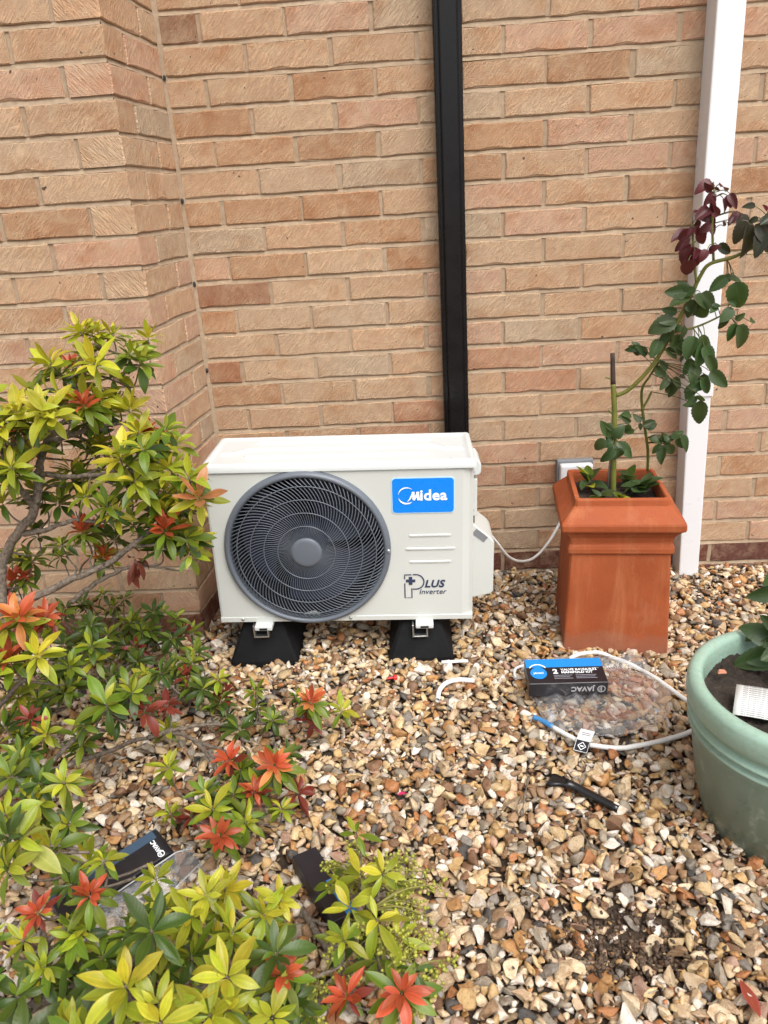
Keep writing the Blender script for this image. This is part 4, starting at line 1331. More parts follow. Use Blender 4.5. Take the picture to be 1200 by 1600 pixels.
def sq_ring(hw, z, r, n=5):
    out = []
    for sx, sy, a0 in ((1, 1, 0), (-1, 1, 90), (-1, -1, 180), (1, -1, 270)):
        for k in range(n):
            a = math.radians(a0 + 90 * k / (n - 1))
            out.append((sx * (hw - r) + r * math.cos(a), sy * (hw - r) + r * math.sin(a), z))
    return out
def loft_sq(prof, name, jit=.0008):
    V, F = [], []
    n = 20
    for hw, z, r in prof:
        V += [(x + rnd.uniform(-jit, jit), y + rnd.uniform(-jit, jit), zz + rnd.uniform(-jit, jit)) for x, y, zz in sq_ring(hw, z, r)]
    for i in range(len(prof) - 1):
        for k in range(n):
            F.append((i * n + k, i * n + (k + 1) % n, (i + 1) * n + (k + 1) % n, (i + 1) * n + k))
    return pyd(name, V, F, False)
prof = [(.140, -.035, .008), (.1385, .02, .008), (.1345, .12, .008), (.1295, .24, .008), (.1275, .302, .008), (.1325, .303, .007), (.134, .306, .007), (.1345, .317, .007), (.133, .325, .007), (.130, .329, .007),
        (.130, .336, .007), (.1325, .348, .007), (.139, .360, .007), (.149, .370, .007), (.1535, .373, .007), (.1545, .377, .007), (.1545, .390, .007), (.1525, .395, .007), (.128, .422, .008), (.1215, .428, .009),
        (.1195, .432, .009), (.1185, .446, .009), (.117, .4495, .009), (.110, .4505, .010), (.106, .448, .010), (.1045, .435, .010), (.1045, .38, .010)]
mesh_obj('pot_body', loft_sq(prof, 'pot_body'), M_TERRA, pot)
q = NM('potting_soil'); c = q.coord(); n1 = q.noise(c, 60, 6, .7); n2 = q.noise(q.mapping(c, (1, 4, 1), (0, 0, .6)), 60, 4, .6)
col = q.mix(q.ramp(n1, [(.3, 0), (.7, 1)]), (.014, .010, .008), (.065, .045, .032))
col = q.mix(q.ramp(n2, [(.62, 0), (.72, .6)]), col, (.14, .095, .06))
q.set(Base_Color=col, Roughness=.95, Normal=q.bump(n1, 1.0, .01)); M_POTSOIL = q.m
def soil_sheet(hw_fn, n, z, amp, name, parent):
    V, F = [], []
    for j in range(n + 1):
        for i in range(n + 1):
            u, v = i / n * 2 - 1, j / n * 2 - 1
            x, y = hw_fn(u, v)
            V.append((x, y, z + rnd.uniform(-amp, amp) + .006 * math.sin(u * 5 + 1) * math.cos(v * 4)))
    for j in range(n):
        for i in range(n):
            a = j * (n + 1) + i
            F.append((a, a + 1, a + n + 2, a + n + 1))
    return mesh_obj(name, pyd(name, V, F, True), M_POTSOIL, parent)
soil_sheet(lambda u, v: (u * .105, v * .105), 40, .418, .003, 'soil', pot)

# ------------------------------------------------------------------ green glazed pot
q = NM('green_glaze')
c = q.coord()
sp = q.n('ShaderNodeSeparateXYZ'); q.l(c, sp.inputs[0])
n1 = q.noise(c, 9, 4, .6); n2 = q.noise(c, 130, 4, .6); nst = q.noise(q.mapping(c, (1, 1, .10)), 40, 4, .6); nsp = q.noise(c, 34, 3, .6)
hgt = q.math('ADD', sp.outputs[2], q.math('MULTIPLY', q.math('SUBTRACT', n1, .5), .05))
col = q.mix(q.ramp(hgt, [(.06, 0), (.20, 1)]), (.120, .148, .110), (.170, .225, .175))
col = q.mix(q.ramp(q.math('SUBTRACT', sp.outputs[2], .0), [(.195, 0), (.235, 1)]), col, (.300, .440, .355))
col = q.mix(q.ramp(nst, [(.52, 0), (.72, .34)]), col, (.30, .36, .29))
col = q.mix(q.ramp(nsp, [(.60, 0), (.70, .34)]), col, (.40, .45, .38))
big = q.noise(c, 5, 5, .7)
col = q.mix(q.ramp(big, [(.45, 0), (.7, .35)]), col, q.mix(1.0, col, (.62, .62, .5), 'MULTIPLY'))
col = q.mix(q.ramp(n2, [(.35, .25), (.5, 0)]), col, (.16, .22, .15))
q.set(Base_Color=col, Roughness=q.ramp(n1, [(.3, .22), (.7, .42)]), Normal=q.bump(n1, .12, .01))
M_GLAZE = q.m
gp = tag(empty('glazed_pot', (1.11, -1.105, -.012)), 'large round pale green glazed pot with ringed rim beside the cable', 'plant pot')
prof = [(.02, -.012), (.150, -.012), (.157, -.006), (.162, .01), (.173, .05), (.183, .10), (.1905, .15), (.1955, .19), (.1975, .2085)]
def ridge(z, r0, a, h, n=9): return [(r0 + a * math.sin(math.pi * k / (n - 1)), z + h * k / (n - 1)) for k in range(n)]
prof += ridge(.2105, .1975, .0085, .0150) + [(.1985, .2275)] + ridge(.2295, .1990, .0085, .0150) + [(.2000, .2475), (.2015, .254), (.2065, .258), (.2100, .263), (.2120, .270), (.2130, .285), (.2120, .300), (.2085, .308), (.2020, .312), (.1930, .3125), (.1865, .309), (.1835, .302), (.1815, .285), (.1790, .240)]
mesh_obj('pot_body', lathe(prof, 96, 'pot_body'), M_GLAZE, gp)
def disc(u, v):
    m = max(abs(u), abs(v)); l_ = math.hypot(u, v)
    k = (m / l_ if l_ > 1e-6 else 0) * .181
    return u * k, v * k
soil_sheet(disc, 48, .268, .004, 'soil', gp)
q = NM('printed_card')
c = q.coord()
sp = q.n('ShaderNodeSeparateXYZ'); q.l(c, sp.inputs[0])
ln = q.math('FRACT', q.math('MULTIPLY', sp.outputs[1], 210.0))
wd = q.noise(q.mapping(c, (260, 1, 1)), 1.0, 2, .7)
ink = q.math('MULTIPLY', q.math('MULTIPLY', q.math('LESS_THAN', ln, .5), q.math('GREATER_THAN', wd, .44)), q.math('GREATER_THAN', sp.outputs[0], -.030))
q.set(Base_Color=q.mix(q.math('MULTIPLY', ink, .75), (.74, .74, .72), (.16, .17, .18)), Roughness=.45)
M_CARD = q.m
V, F = [], []
for i in range(13):
    for j in range(2):
        x = -.042 + .13 * i / 12
        V.append((x, (-.036, .036)[j], .010 * math.sin(i / 12 * 2.6)))
F = [(i * 2, i * 2 + 2, i * 2 + 3, i * 2 + 1) for i in range(12)]
card = pyd('plant_label', V, F, True)
o = mesh_obj('plant_label', card, M_CARD)
o.location = (1.010, -1.128, .2745); o.rotation_euler = (math.radians(16), math.radians(4), math.radians(-24))
md = o.modifiers.new('thick', 'SOLIDIFY'); md.thickness = .0008
tag(o, 'white printed care label lying on the soil of the green pot', 'label')
o = mesh_obj('bark_chip', pyd('bark_chip', *[[( -.009, -.004, 0), (.008, -.005, .001), (.010, .003, 0), (-.006, .006, .001), (-.006, -.002, .005), (.005, -.002, .006), (.006, .002, .005), (-.004, .003, .006)], [(0, 1, 5, 4), (1, 2, 6, 5), (2, 3, 7, 6), (3, 0, 4, 7), (4, 5, 6, 7), (3, 2, 1, 0)]]), plain('pink_chip', (.55, .22, .13), .8))
o.location = (.985, -1.015, .270)
tag(o, 'small pinkish orange chip lying on the dark potting soil', 'chip')

# ------------------------------------------------------------------ leaves and shrubs
def leaf_material(name, attr):
    q = NM(name)
    if attr:
        base = q.n('ShaderNodeAttribute', attribute_name='Col').outputs['Color']; rv = .4
    else:
        oi = q.n('ShaderNodeObjectInfo'); base = oi.outputs['Color']; rv = oi.outputs['Random']
    c = q.coord('Object')
    lf = q.n('ShaderNodeAttribute', attribute_name='leaf')          # x: along, y: 0 midrib .. 1 margin, z: margin paleness
    ls = q.n('ShaderNodeSeparateXYZ'); q.l(lf.outputs['Vector'], ls.inputs[0])
    edge = q.ramp(ls.outputs[1], [(.55, 0), (.95, 1)])
    pale = q.mix(1.0, base, (1.55, 1.30, 2.4), 'MULTIPLY')
    col = q.mix(q.math('MULTIPLY', edge, .55), base, pale)
    rib = q.ramp(ls.outputs[1], [(.0, 1), (.14, 0)])
    col = q.mix(q.math('MULTIPLY', rib, .5), col, q.mix(1.0, base, (1.5, 1.35, 1.6), 'MULTIPLY'))
    vn = q.noise(c, 3.0 if not attr else 60, 4, .6)
    col = q.mix(q.ramp(vn, [(.38, .35), (.6, 0)]), col, q.mix(1.0, col, (.62, .72, .6), 'MULTIPLY'))
    # brown tips and odd blemishes
    blem = q.ramp(q.noise(c, 5.5 if not attr else 110, 3, .6), [(.69, 0), (.73, .75)])
    tipb = q.math('MULTIPLY', q.ramp(ls.outputs[0], [(.90, 0), (.99, 1)]), q.math('MULTIPLY', rv, .6))
    col = q.mix(q.math('MAXIMUM', blem, tipb), col, (.10, .060, .025))
    # side veins as fine relief
    vein = q.math('SINE', q.math('ADD', q.math('MULTIPLY', ls.outputs[0], 60.0), q.math('MULTIPLY', ls.outputs[1], -9.0)))
    q.set(Base_Color=col, Roughness=.40, Normal=q.bump(vein, .05, .002))
    q.b.inputs['Specular IOR Level'].default_value = .45
    tr = q.n('ShaderNodeBsdfTranslucent')
    q.l(q.mix(1.0, col, (1.2, 1.25, .6), 'MULTIPLY'), tr.inputs['Color'])
    mx = q.n('ShaderNodeMixShader'); mx.inputs[0].default_value = .30
    q.l(q.b.outputs[0], mx.inputs[1]); q.l(tr.outputs[0], mx.inputs[2])
    q.l(mx.outputs[0], q.out.inputs['Surface'])
    return q.m
M_LEAF, M_LEAF_A = leaf_material('leaf', False), leaf_material('leaf_mass', True)

def leaf_vf(width, curl, fold, twist, kind='lance', serr=0.0, nseg=9):
    """unit leaf along +x, upper side +z"""
    V, F, A = [], [], []
    for i in range(nseg + 1):
        t = i / nseg
        if kind == 'lance':
            w = width * (math.sin(math.pi * min(1, t ** 1.08)) ** .95) + .012 * (1 - t)
        else:
            w = width * (math.sin(math.pi * min(1, t ** .72)) ** .62) * (1 - .15 * t)
        if t >= .999: w = .001
        ang = curl * t
        x = math.sin(ang) / curl if abs(curl) > 1e-3 else t
        z = -(1 - math.cos(ang)) / curl if abs(curl) > 1e-3 else 0
        tw = twist * t
        for s_ in (-1, -.5, 0, .5, 1):
            sw = w * (1 + (serr if abs(s_) == 1 and i % 2 else 0))
            y = s_ * sw * math.cos(fold)
            dz = abs(s_) * sw * math.sin(fold)
            V.append((x, y * math.cos(tw) - dz * math.sin(tw), z + y * math.sin(tw) + dz * math.cos(tw)))
            A.append((t, abs(s_), 0))
    for i in range(nseg):
        for j in range(4):
            a = i * 5 + j
            F.append((a, a + 5, a + 6, a + 1))
    return V, F, A
def leaf_mesh(name, vfa):
    me = pyd(name, vfa[0], vfa[1], True)
    a = me.attributes.new('leaf', 'FLOAT_VECTOR', 'POINT'); a.data.foreach_set('vector', np.array(vfa[2], 'f').ravel())
    me.materials.append(M_LEAF)
    return me
LANCE = [leaf_vf(rnd.uniform(.140, .178), rnd.uniform(-.2, 1.4), rnd.uniform(.10, .6), rnd.uniform(-.6, .6)) for _ in range(14)]
OVATE = [leaf_vf(rnd.uniform(.28, .35), rnd.uniform(.1, 1.1), rnd.uniform(.05, .55), rnd.uniform(-.6, .6), 'ovate', .10, 14) for _ in range(12)]
LANCE_ME = [leaf_mesh('leaf', v) for v in LANCE]
OVATE_ME = [leaf_mesh('leaf', v) for v in OVATE]

LC = {'yel': (.450, .430, .030), 'lim': (.295, .330, .022), 'grn': (.140, .200, .016), 'dk': (.058, .100, .013), 'pale': (.300, .350, .065),
      'red': (.470, .090, .032), 'org': (.590, .235, .062), 'tan': (.450, .190, .075), 'brn': (.190, .050, .028), 'reddk': (.200, .036, .020),
      'mar': (.100, .020, .022), 'bronze': (.050, .052, .028), 'rose': (.056, .098, .028)}
def lcol(k):
    c = LC[k]; u = rnd.uniform(.72, 1.18); h = rnd.uniform(-.10, .10)
    return (min(c[0] * u * (1 + h), .8), c[1] * u * (1 - h * .5), c[2] * u, 1)

def leaf_matrix(base, d, nrm, L):
    d = Vector(d).normalized(); y = Vector(nrm).cross(d)
    if y.length < 1e-4: y = Vector((1, 0, 0)).cross(d)
    y.normalize(); z = d.cross(y)
    return Matrix(((d.x * L, y.x * L, z.x * L, base[0]), (d.y * L, y.y * L, z.y * L, base[1]), (d.z * L, y.z * L, z.z * L, base[2]), (0, 0, 0, 1)))

def whorls(kind):
    """(count, elevation range, colour, size factor) from the lowest leaves to the tip"""
    T = {'yel': [(5, (-25, 12), 'lim', .95), (6, (12, 40), 'yel', 1.0), (4, (48, 74), 'yel', .74)],
         'lim': [(5, (-25, 12), 'grn', .95), (6, (12, 40), 'lim', 1.0), (3, (48, 74), 'yel', .7)],
         'grn': [(6, (-25, 12), 'dk', .95), (6, (12, 42), 'grn', 1.0), (3, (48, 72), 'lim', .68)],
         'dk': [(6, (-25, 12), 'dk', .95), (6, (12, 45), 'dk', 1.0), (2, (50, 70), 'grn', .7)],
         'pale': [(5, (-40, -5), 'pale', 1.05), (4, (0, 30), 'lim', 1.0)],
         'red': [(5, (-15, 20), 'reddk', .85), (6, (15, 45), 'red', .85), (6, (45, 80), 'red', .75)],
         'redg': [(8, (-45, 0), 'grn', 1.0), (5, (-5, 20), 'grn', .9), (6, (15, 45), 'red', .75), (7, (45, 80), 'red', .75)],
         'org': [(5, (-10, 20), 'org', .9), (6, (20, 50), 'red', .9), (6, (50, 80), 'org', .78)],
         'orgg': [(9, (-48, 0), 'grn', 1.0), (5, (-5, 20), 'grn', .9), (8, (10, 45), 'org', .80), (8, (42, 78), 'red', .75)],
         'tan': [(5, (-20, 10), 'lim', .9), (4, (20, 50), 'tan', 1.0), (3, (55, 80), 'tan', .9)],
         'brn': [(7, (-80, -45), 'brn', 1.0), (3, (-40, -10), 'brn', .9)],
         'reddk': [(5, (-20, 20), 'reddk', 1.0), (5, (25, 70), 'reddk', .85)],
         'limf': [(5, (-25, 20), 'lim', 1.05), (3, (30, 65), 'yel', .9)],
         'grnf': [(4, (-25, 25), 'grn', 1.0), (1, (40, 60), 'lim', .8)],
         'dkf': [(5, (-30, 20), 'dk', 1.05)]}
    return T[kind]

M_BARK = NM('bark'); q = M_BARK; c = q.coord()
n1 = q.noise(q.mapping(c, (1, 1, 1)), 120, 5, .65); n2 = q.noise(c, 25, 3)
q.set(Base_Color=q.mix(q.ramp(n1, [(.35, 0), (.65, 1)]), (.075, .058, .043), (.24, .19, .145)), Roughness=.9, Normal=q.bump(n1, .9, .004))
M_BARK = q.m

def shrub(name, label, rosettes, branches, group, cat='shrub', tip=.0024):
    base = branches[0][0]
    root = tag(empty(name, (base[0], base[1], 0)), label, cat, group)
    inv = Vector((base[0], base[1], 0))
    acc = Acc(); nodes = []
    for br in branches:
        path = smooth_path(br, 6)
        path = [(x + rnd.uniform(-.0025, .0025) - inv.x, y + rnd.uniform(-.0025, .0025) - inv.y, z + rnd.uniform(-.0025, .0025), r) for x, y, z, r in path]
        acc.tube([p[:3] for p in path], [max(p[3], .0015) for p in path], 8)
        nodes += path[2:]
        for p in path[3::5]:                                         # bare side twiglets
            a = Vector(p[:3]); d = Vector((rnd.gauss(0, 1), rnd.gauss(0, 1), rnd.uniform(-.6, .9))).normalized()
            L = rnd.uniform(.02, .05)
            acc.tube([tuple(a), tuple(a + d * L * .5 + Vector((0, 0, .004))), tuple(a + d * L)], [.0016, .0012, .0006], 5)
    leaves = []
    for (x, y, z, size, kind) in rosettes:
        P = Vector((x - inv.x, y - inv.y, z))
        best = min(nodes, key=lambda n_: (Vector(n_[:3]) - P).length + max(0, n_[2] - P.z) * 1.5)
        B = Vector(best[:3])
        ax = (P - B); ax = ax.normalized() if ax.length > .02 else Vector((0, 0, 1))
        axis = (ax * .45 + Vector((rnd.uniform(-.3, .3), -.30 + rnd.uniform(-.25, .2), 1.0))).normalized()
        if kind == 'brn': axis = Vector((.1, -.2, 1)).normalized()
        if (P - B).length > .13: B = P + (B - P).normalized() * .10 + Vector((0, 0, -.03))
        ctrl = P - axis * min(.05, (P - B).length * .5)
        path = smooth_path([tuple(B), tuple(B.lerp(ctrl, .55) + Vector((rnd.uniform(-.01, .01), rnd.uniform(-.01, .01), -.004))), tuple(ctrl), tuple(P + axis * size * .18)], 4)
        acc.tube(path, [tip * (1.25 - .75 * i / (len(path) - 1)) for i in range(len(path))], 6)
        t1 = axis.orthogonal().normalized(); t2 = axis.cross(t1)
        a0 = rnd.uniform(0, 6.28)
        for wi, (n, (e0, e1), ck, sf) in enumerate(whorls(kind)):
            for k in range(n):
                az = a0 + wi * .9 + 2 * math.pi * (k + rnd.uniform(-.28, .28)) / n
                el = math.radians(rnd.uniform(e0, e1))
                rad = t1 * math.cos(az) + t2 * math.sin(az)
                d = rad * math.cos(el) + axis * math.sin(el)
                nrm = axis * math.cos(el) - rad * math.sin(el)
                L = size * sf * rnd.uniform(.62, 1.12)
                bs = P + axis * (size * (.02 + .09 * wi)) + rad * .003
                if bs.z + d.z * L < .012: d.z = (.012 - bs.z) / L + .05
                leaves.append((leaf_matrix(bs, d, nrm + Vector((rnd.uniform(-.25, .25), rnd.uniform(-.25, .25), 0)), L), rnd.randrange(14), lcol(ck), L))
    mesh_obj('branches', acc.mesh('branches', True), M_BARK, root)
    # the 300 leaves that show largest are parts of their own, the rest one mass
    def vis(l):
        m = l[0]; wpos = Vector((m[0][3] + inv.x, m[1][3] + inv.y, m[2][3]))
        u_, v_, dd = view(tuple(wpos))
        inside = -40 < u_ < 1240 and -40 < v_ < 1640
        return (l[3] / dd) * (1 if inside else .05)
    leaves.sort(key=vis, reverse=True)
    for (m, k, col, L) in leaves[:300]:
        o = mesh_obj('leaf', LANCE_ME[k], None, root)
        o.matrix_local = m; o.color = col
    rest = leaves[300:]
    if rest:
        VV, FF, AA, CC = [], [], [], []
        for (m, k, col, L) in rest:
            v, f, a = LANCE[k]
            b = len(VV)
            VV += [tuple(m @ Vector(p)) for p in v]; FF += [tuple(i + b for i in q_) for q_ in f]; AA += a; CC += [col] * len(v)
        me = pyd('foliage', VV, FF, True)
        a = me.attributes.new('leaf', 'FLOAT_VECTOR', 'POINT'); a.data.foreach_set('vector', np.array(AA, 'f').ravel())
        a = me.attributes.new('Col', 'FLOAT_COLOR', 'POINT'); a.data.foreach_set('color', np.array(CC, 'f').ravel())
        mesh_obj('foliage', me, M_LEAF_A, root)['kind'] = 'stuff'
    return root, inv
GRP = 'andromeda shrubs beside the outdoor unit'
def fill(ros, share, spread, kinds, zmin=.05, xmax=9):
    """the side shoots between the main rosettes"""
    out = list(ros)
    for r in ros:
        for _ in range(int(share) + (rnd.random() < share % 1)):
            if r[4] in ('brn', 'tan', 'pale'): continue
            out.append((min(r[0] + rnd.gauss(0, spread), max(xmax, r[0])), r[1] + rnd.uniform(-.01, .07), max(r[2] + rnd.gauss(-.02, spread * .8), zmin), r[3] * rnd.uniform(.72, .95), rnd.choice(kinds)))
    return out
shrub('pieris_shrub', 'tall shrub with yellow-green whorled leaves reaching in front of the brick return', fill([(r_[0], r_[1], r_[2], r_[3] * 1.14, r_[4]) for r_ in ROSETTES_TALL], 1.6, .042, ['grn', 'lim', 'lim', 'yel', 'grn', 'yel', 'lim', 'grn', 'lim', 'redg'], xmax=-.13), BRANCHES_TALL, GRP)
shrub('pieris_shrub', 'low dark green shrub with orange-red tips spreading over the gravel before the rubber blocks', fill(ROSETTES_LOW, 1.9, .042, ['dk', 'grn', 'lim', 'grn', 'reddk', 'dk']), BRANCHES_LOW, GRP)
front_root, inv = shrub('pieris_shrub', 'shrub with green bud clusters and red tips growing around the discarded black packaging', fill([(r_[0], r_[1], r_[2], r_[3] * (.80 if 'red' in r_[4] else .88), r_[4]) for r_ in ROSETTES_FRONT], 1.7, .044, ['grn', 'lim', 'dk', 'lim', 'yel']) + fill(ROSETTES_BUDS, 1.0, .035, ['grnf', 'limf', 'dkf']), BRANCHES_FRONT, GRP)
# bud clusters: branched stalks hung with little green beads
M_BUD = plain('green_bud', (.360, .370, .050), .45, var=.25, scale=80)
M_STALK = plain('green_stalk', (.22, .20, .045), .6)
bm = bmesh.new(); bmesh.ops.create_icosphere(bm, subdivisions=1, radius=1)
BV = [v.co[:] for v in bm.verts]; BF = [tuple(v.index for v in f.verts) for f in bm.faces]; bm.free()
near = [Vector(p[:3]) for br in BRANCHES_FRONT[4:] for p in smooth_path(br, 4)]
for (x, y, z) in BUD_CLUSTERS:
    P = Vector((x, y, z)) - inv
    src = min(near, key=lambda n_: (n_ - Vector((x, y, z))).length) - inv
    st, bd = Acc(), Acc()
    for _ in range(rnd.randint(4, 6)):
        tipv = P + Vector((rnd.gauss(0, .020), rnd.gauss(0, .020), rnd.uniform(-.016, .016)))
        mid = src.lerp(tipv, .5) + Vector((0, 0, .018))
        path = smooth_path([tuple(src), tuple(mid), tuple(tipv)], 6)
        st.tube(path, [.0019 - .0011 * i / (len(path) - 1) for i in range(len(path))], 5)
        for k in range(rnd.randint(9, 14)):
            q_ = Vector(path[max(len(path) - 1 - k // 3, 5)]) + Vector((rnd.gauss(0, .0085), rnd.gauss(0, .0085), rnd.uniform(-.011, .006)))
            r = rnd.uniform(.0021, .0037)
            bd.add([tuple(q_ + Vector((v[0] * r, v[1] * r, v[2] * r * 1.15))) for v in BV], BF)
            a = Vector(path[max(len(path) - 1 - k // 3, 5)])
            st.tube([tuple(a), tuple(q_)], [.0008, .0006], 4)
    o = mesh_obj('bud_cluster', bd.mesh('bud_cluster', True), M_BUD, front_root)
    o['kind'] = 'stuff'
    mesh_obj('stalk', st.mesh('stalk', True), M_STALK, o)
# fallen bare twig
acc = Acc()
for br in TWIG:
    path = smooth_path(br, 6)
    acc.tube([(x + rnd.uniform(-.002, .002), y, z + rnd.uniform(-.001, .002)) for x, y, z, r in path], [p[3] for p in path], 8)
tag(mesh_obj('twig', acc.mesh('twig', True), M_BARK), 'forked bare brown twig lying on gravel beside the small black carton', 'twig')

# ------------------------------------------------------------------ roses
M_CANE = NM('rose_cane'); q = M_CANE; c = q.coord(); n1 = q.noise(c, 18, 4, .6); n2 = q.noise(c, 200, 3)
q.set(Base_Color=q.mix(q.ramp(n1, [(.35, 0), (.65, 1)]), (.095, .120, .018), (.175, .170, .030)), Roughness=.5, Normal=q.bump(n2, .2, .002)); M_CANE = q.m
M_CUT = plain('dead_cane', (.055, .032, .024), .8)
def rose(root, stems, leaves, dead=()):
    org = root.location.copy()
    rot = root.rotation_euler.to_matrix().to_4x4()
    inv4 = (Matrix.Translation(org) @ rot).inverted()
    nodes = []
    for si, br in enumerate(stems):
        path = smooth_path(br, 6)
        pp = [tuple(inv4 @ Vector(p[:3])) for p in path]
        me = pyd('stem', *tube_vf(pp, [p[3] for p in path], 10), True)
        o = mesh_obj('stem', me, M_CUT if si in dead else M_CANE, root)
        nodes += [Vector(p[:3]) for p in path]
        if si in (0, 2):                                             # thorns
            for p in path[2:-2:3]:
                a = Vector(p[:3]); d = Vector((rnd.gauss(0, 1), rnd.gauss(0, 1), rnd.uniform(-.4, .3))).normalized()
                tp = a + d * (p[3] + .006) + Vector((0, 0, -.002))
                mesh_obj('thorn', pyd('thorn', *tube_vf([tuple(inv4 @ (a + d * p[3] * .7)), tuple(inv4 @ tp)], [.0018, .0003], 6), True), M_CANE, o)
    pet = Acc()
    more = []
    for l_ in leaves:                                                # smaller partner leaflets
        if rnd.random() < .85:
            j_ = [rnd.gauss(0, .012) for _ in range(3)]
            more.append((l_[0] + j_[0], l_[1] + j_[1] + .008, l_[2] + j_[2], l_[0] + j_[0] + (l_[3] - l_[0]) * .6 + rnd.gauss(0, .015), l_[4] + .008, l_[2] + j_[2] + (l_[5] - l_[2]) * .6 + rnd.gauss(0, .015), l_[6]))
    for (bx, by, bz, tx, ty, tz, kind) in leaves + more:
        b, t = Vector((bx, by, bz)), Vector((tx, ty, tz))
        d = t - b
        L = d.length * rnd.uniform(.80, 1.05)
        nrm = Vector((rnd.uniform(-.7, .5), -1.0, rnd.uniform(.1, 1.1)))
        m = inv4 @ leaf_matrix(b, d, nrm, L)
        o = mesh_obj('leaf', OVATE_ME[rnd.randrange(12)], None, root)
        o.matrix_local = m
        o.color = lcol(kind)
        s_ = min(nodes, key=lambda n_: (n_ - b).length + max(0, n_.z - b.z - .05))
        mid = s_.lerp(b, .6) + Vector((0, 0, .006))
        pth = smooth_path([tuple(inv4 @ s_), tuple(inv4 @ mid), tuple(inv4 @ b), tuple(inv4 @ (b + d * .06))], 3)
        pet.tube(pth, [.0012 - .0006 * i / (len(pth) - 1) for i in range(len(pth))], 5)
    mesh_obj('leaf_stalks', pet.mesh('leaf_stalks', True), plain('leaf_stalk', (.085, .085, .025), .6), root)['kind'] = 'stuff'
rose_root = tag(empty('rose_bush', (.934, -.362, .40)), 'staked climbing rose with maroon young leaves growing out of the terracotta planter', 'rose')
rose(rose_root, ROSE_STEMS, ROSE_LEAVES, dead=(1,))
acc = Acc()
sx = ROSE_STEMS[0]
acc.tube([(sx[0][0] - .012, sx[0][1] + .012, .40), (sx[0][0] - .011, sx[0][1] + .012, .66)], [.0035, .003], 8)
tag(mesh_obj('plant_stake', acc.mesh('plant_stake'), plain('grey_stake', (.33, .31, .29), .6)), 'slim grey stake pushed into the terracotta planter behind the rose stem', 'stake')
pr_root = tag(empty('rose_bush', (1.13, -1.10, .255)), 'young rose with broad dark green leaves planted in the green pot', 'rose')
pot_stems = [[(1.13, -1.10, .25, .006), (1.125, -1.095, .34, .0055), (1.115, -1.07, .44, .005), (1.11, -1.05, .52, .004)], [(1.125, -1.095, .33, .004), (1.09, -1.08, .37, .003), (1.05, -1.06, .40, .002)]]
rose(pr_root, pot_stems, POT_ROSE_LEAVES)
# small crinkled bedding plants at the foot of the rose
def bedding(x, y, z, n, size, label, tall=.0, cols=('grn', 'dk', 'rose')):
    root = tag(empty('bedding_plant', (x, y, z)), label, 'plant', 'bedding plants in the terracotta planter')
    for k in range(n):
        az = 2 * math.pi * (k + rnd.uniform(-.3, .3)) / n; el = math.radians(rnd.uniform(5, 55))
        rad = Vector((math.cos(az), math.sin(az), 0))
        d = rad * math.cos(el) + Vector((0, 0, math.sin(el)))
        o = mesh_obj('leaf', OVATE_ME[rnd.randrange(12)], None, root)
        L = size * rnd.uniform(.95, 1.5)
        o.matrix_local = leaf_matrix(Vector((0, 0, .004 + rnd.uniform(0, tall))), d, Vector((0, 0, 1)) - rad * .3, L)
        o.color = lcol(rnd.choice(cols))
bedding(.868, -.335, .405, 9, .040, 'pale green crinkled seedling against the wall-side corner of the terracotta planter', .03, ('grn', 'lim', 'rose'))
bedding(.880, -.415, .400, 9, .034, 'low crinkled green plant in front of the rose stem by the planter rim', .01)
bedding(.930, -.430, .400, 8, .026, 'tiny lime green seedling between the rose stem and the front rim', .008, ('lim', 'grn'))
bedding(1.000, -.380, .400, 12, .042, 'leafy blue-green plant filling the trunking-side corner of the terracotta planter', .03, ('rose', 'dk', 'rose'))
bedding(.975, -.320, .400, 8, .036, 'dark green plant at the back of the terracotta planter below the thin stem', .04, ('rose', 'dk'))

# ------------------------------------------------------------------ litter on the gravel
def lay(pts, lift_=.004):
    return [(x, y, max(z, top_at(x, y) + lift_)) for x, y, z in pts]
def settle(pts, r):
    """drape a run of pipe over the stones"""
    P = smooth_path(pts, 6)
    zs = [top_at(x, y) + r * .4 for x, y, z in P]
    zs = [sum(sorted(zs[max(0, i - 4):i + 5])[-4:]) / len(sorted(zs[max(0, i - 4):i + 5])[-4:]) for i in range(len(P))]
    return [(P[i][0], P[i][1], zs[i]) for i in range(len(P))]
loop = tag(empty('cable_loop', CABLE_LOOP[0]), 'loop of white cable with a blue end lying around the clear packaging', 'cable')
o0 = Vector(CABLE_LOOP[0])
full = settle(CABLE_LOOP + CABLE_TIP[1:], .0058)
cut = len(full) - 14
mesh_obj('white_sheath', pyd('white_sheath', *tube_vf([tuple(Vector(p) - o0) for p in full[:cut + 1]], .0056, 10), True), M_CABLE, loop)
mesh_obj('blue_end', pyd('blue_end', *tube_vf([tuple(Vector(p) - o0) for p in full[cut:]], .0062, 10), True), M_BLUETIP, loop)
M_PIPE = plain('white_pvc_offcut', (.80, .80, .80), .4, var=.05)
def offcut(pts, r, label):
    P = settle(pts, r)
    zm = sum(p_[2] for p_ in P) / len(P) + .004
    P = [(p_[0], p_[1], zm + .3 * (p_[2] - zm) * (i_ / len(P))) for i_, p_ in enumerate(P)]   # stiff: it bridges the stones
    V, F = tube_vf(P, r, 12, False)
    tag(mesh_obj('conduit_offcut', pyd('conduit_offcut', V, F, True), M_PIPE), label, 'offcut')
offcut(PIPE_CURVED, .0060, 'curved offcut of white cable sheath on open gravel')
offcut(PIPE_STRAIGHT, .0042, 'short straight white sheath offcut touching the rubber block')
offcut(PIPE_THIN, .0034, 'thin bent white sheath offcut behind the clear packaging')
M_REDP = plain('red_plastic', (.62, .030, .030), .4)
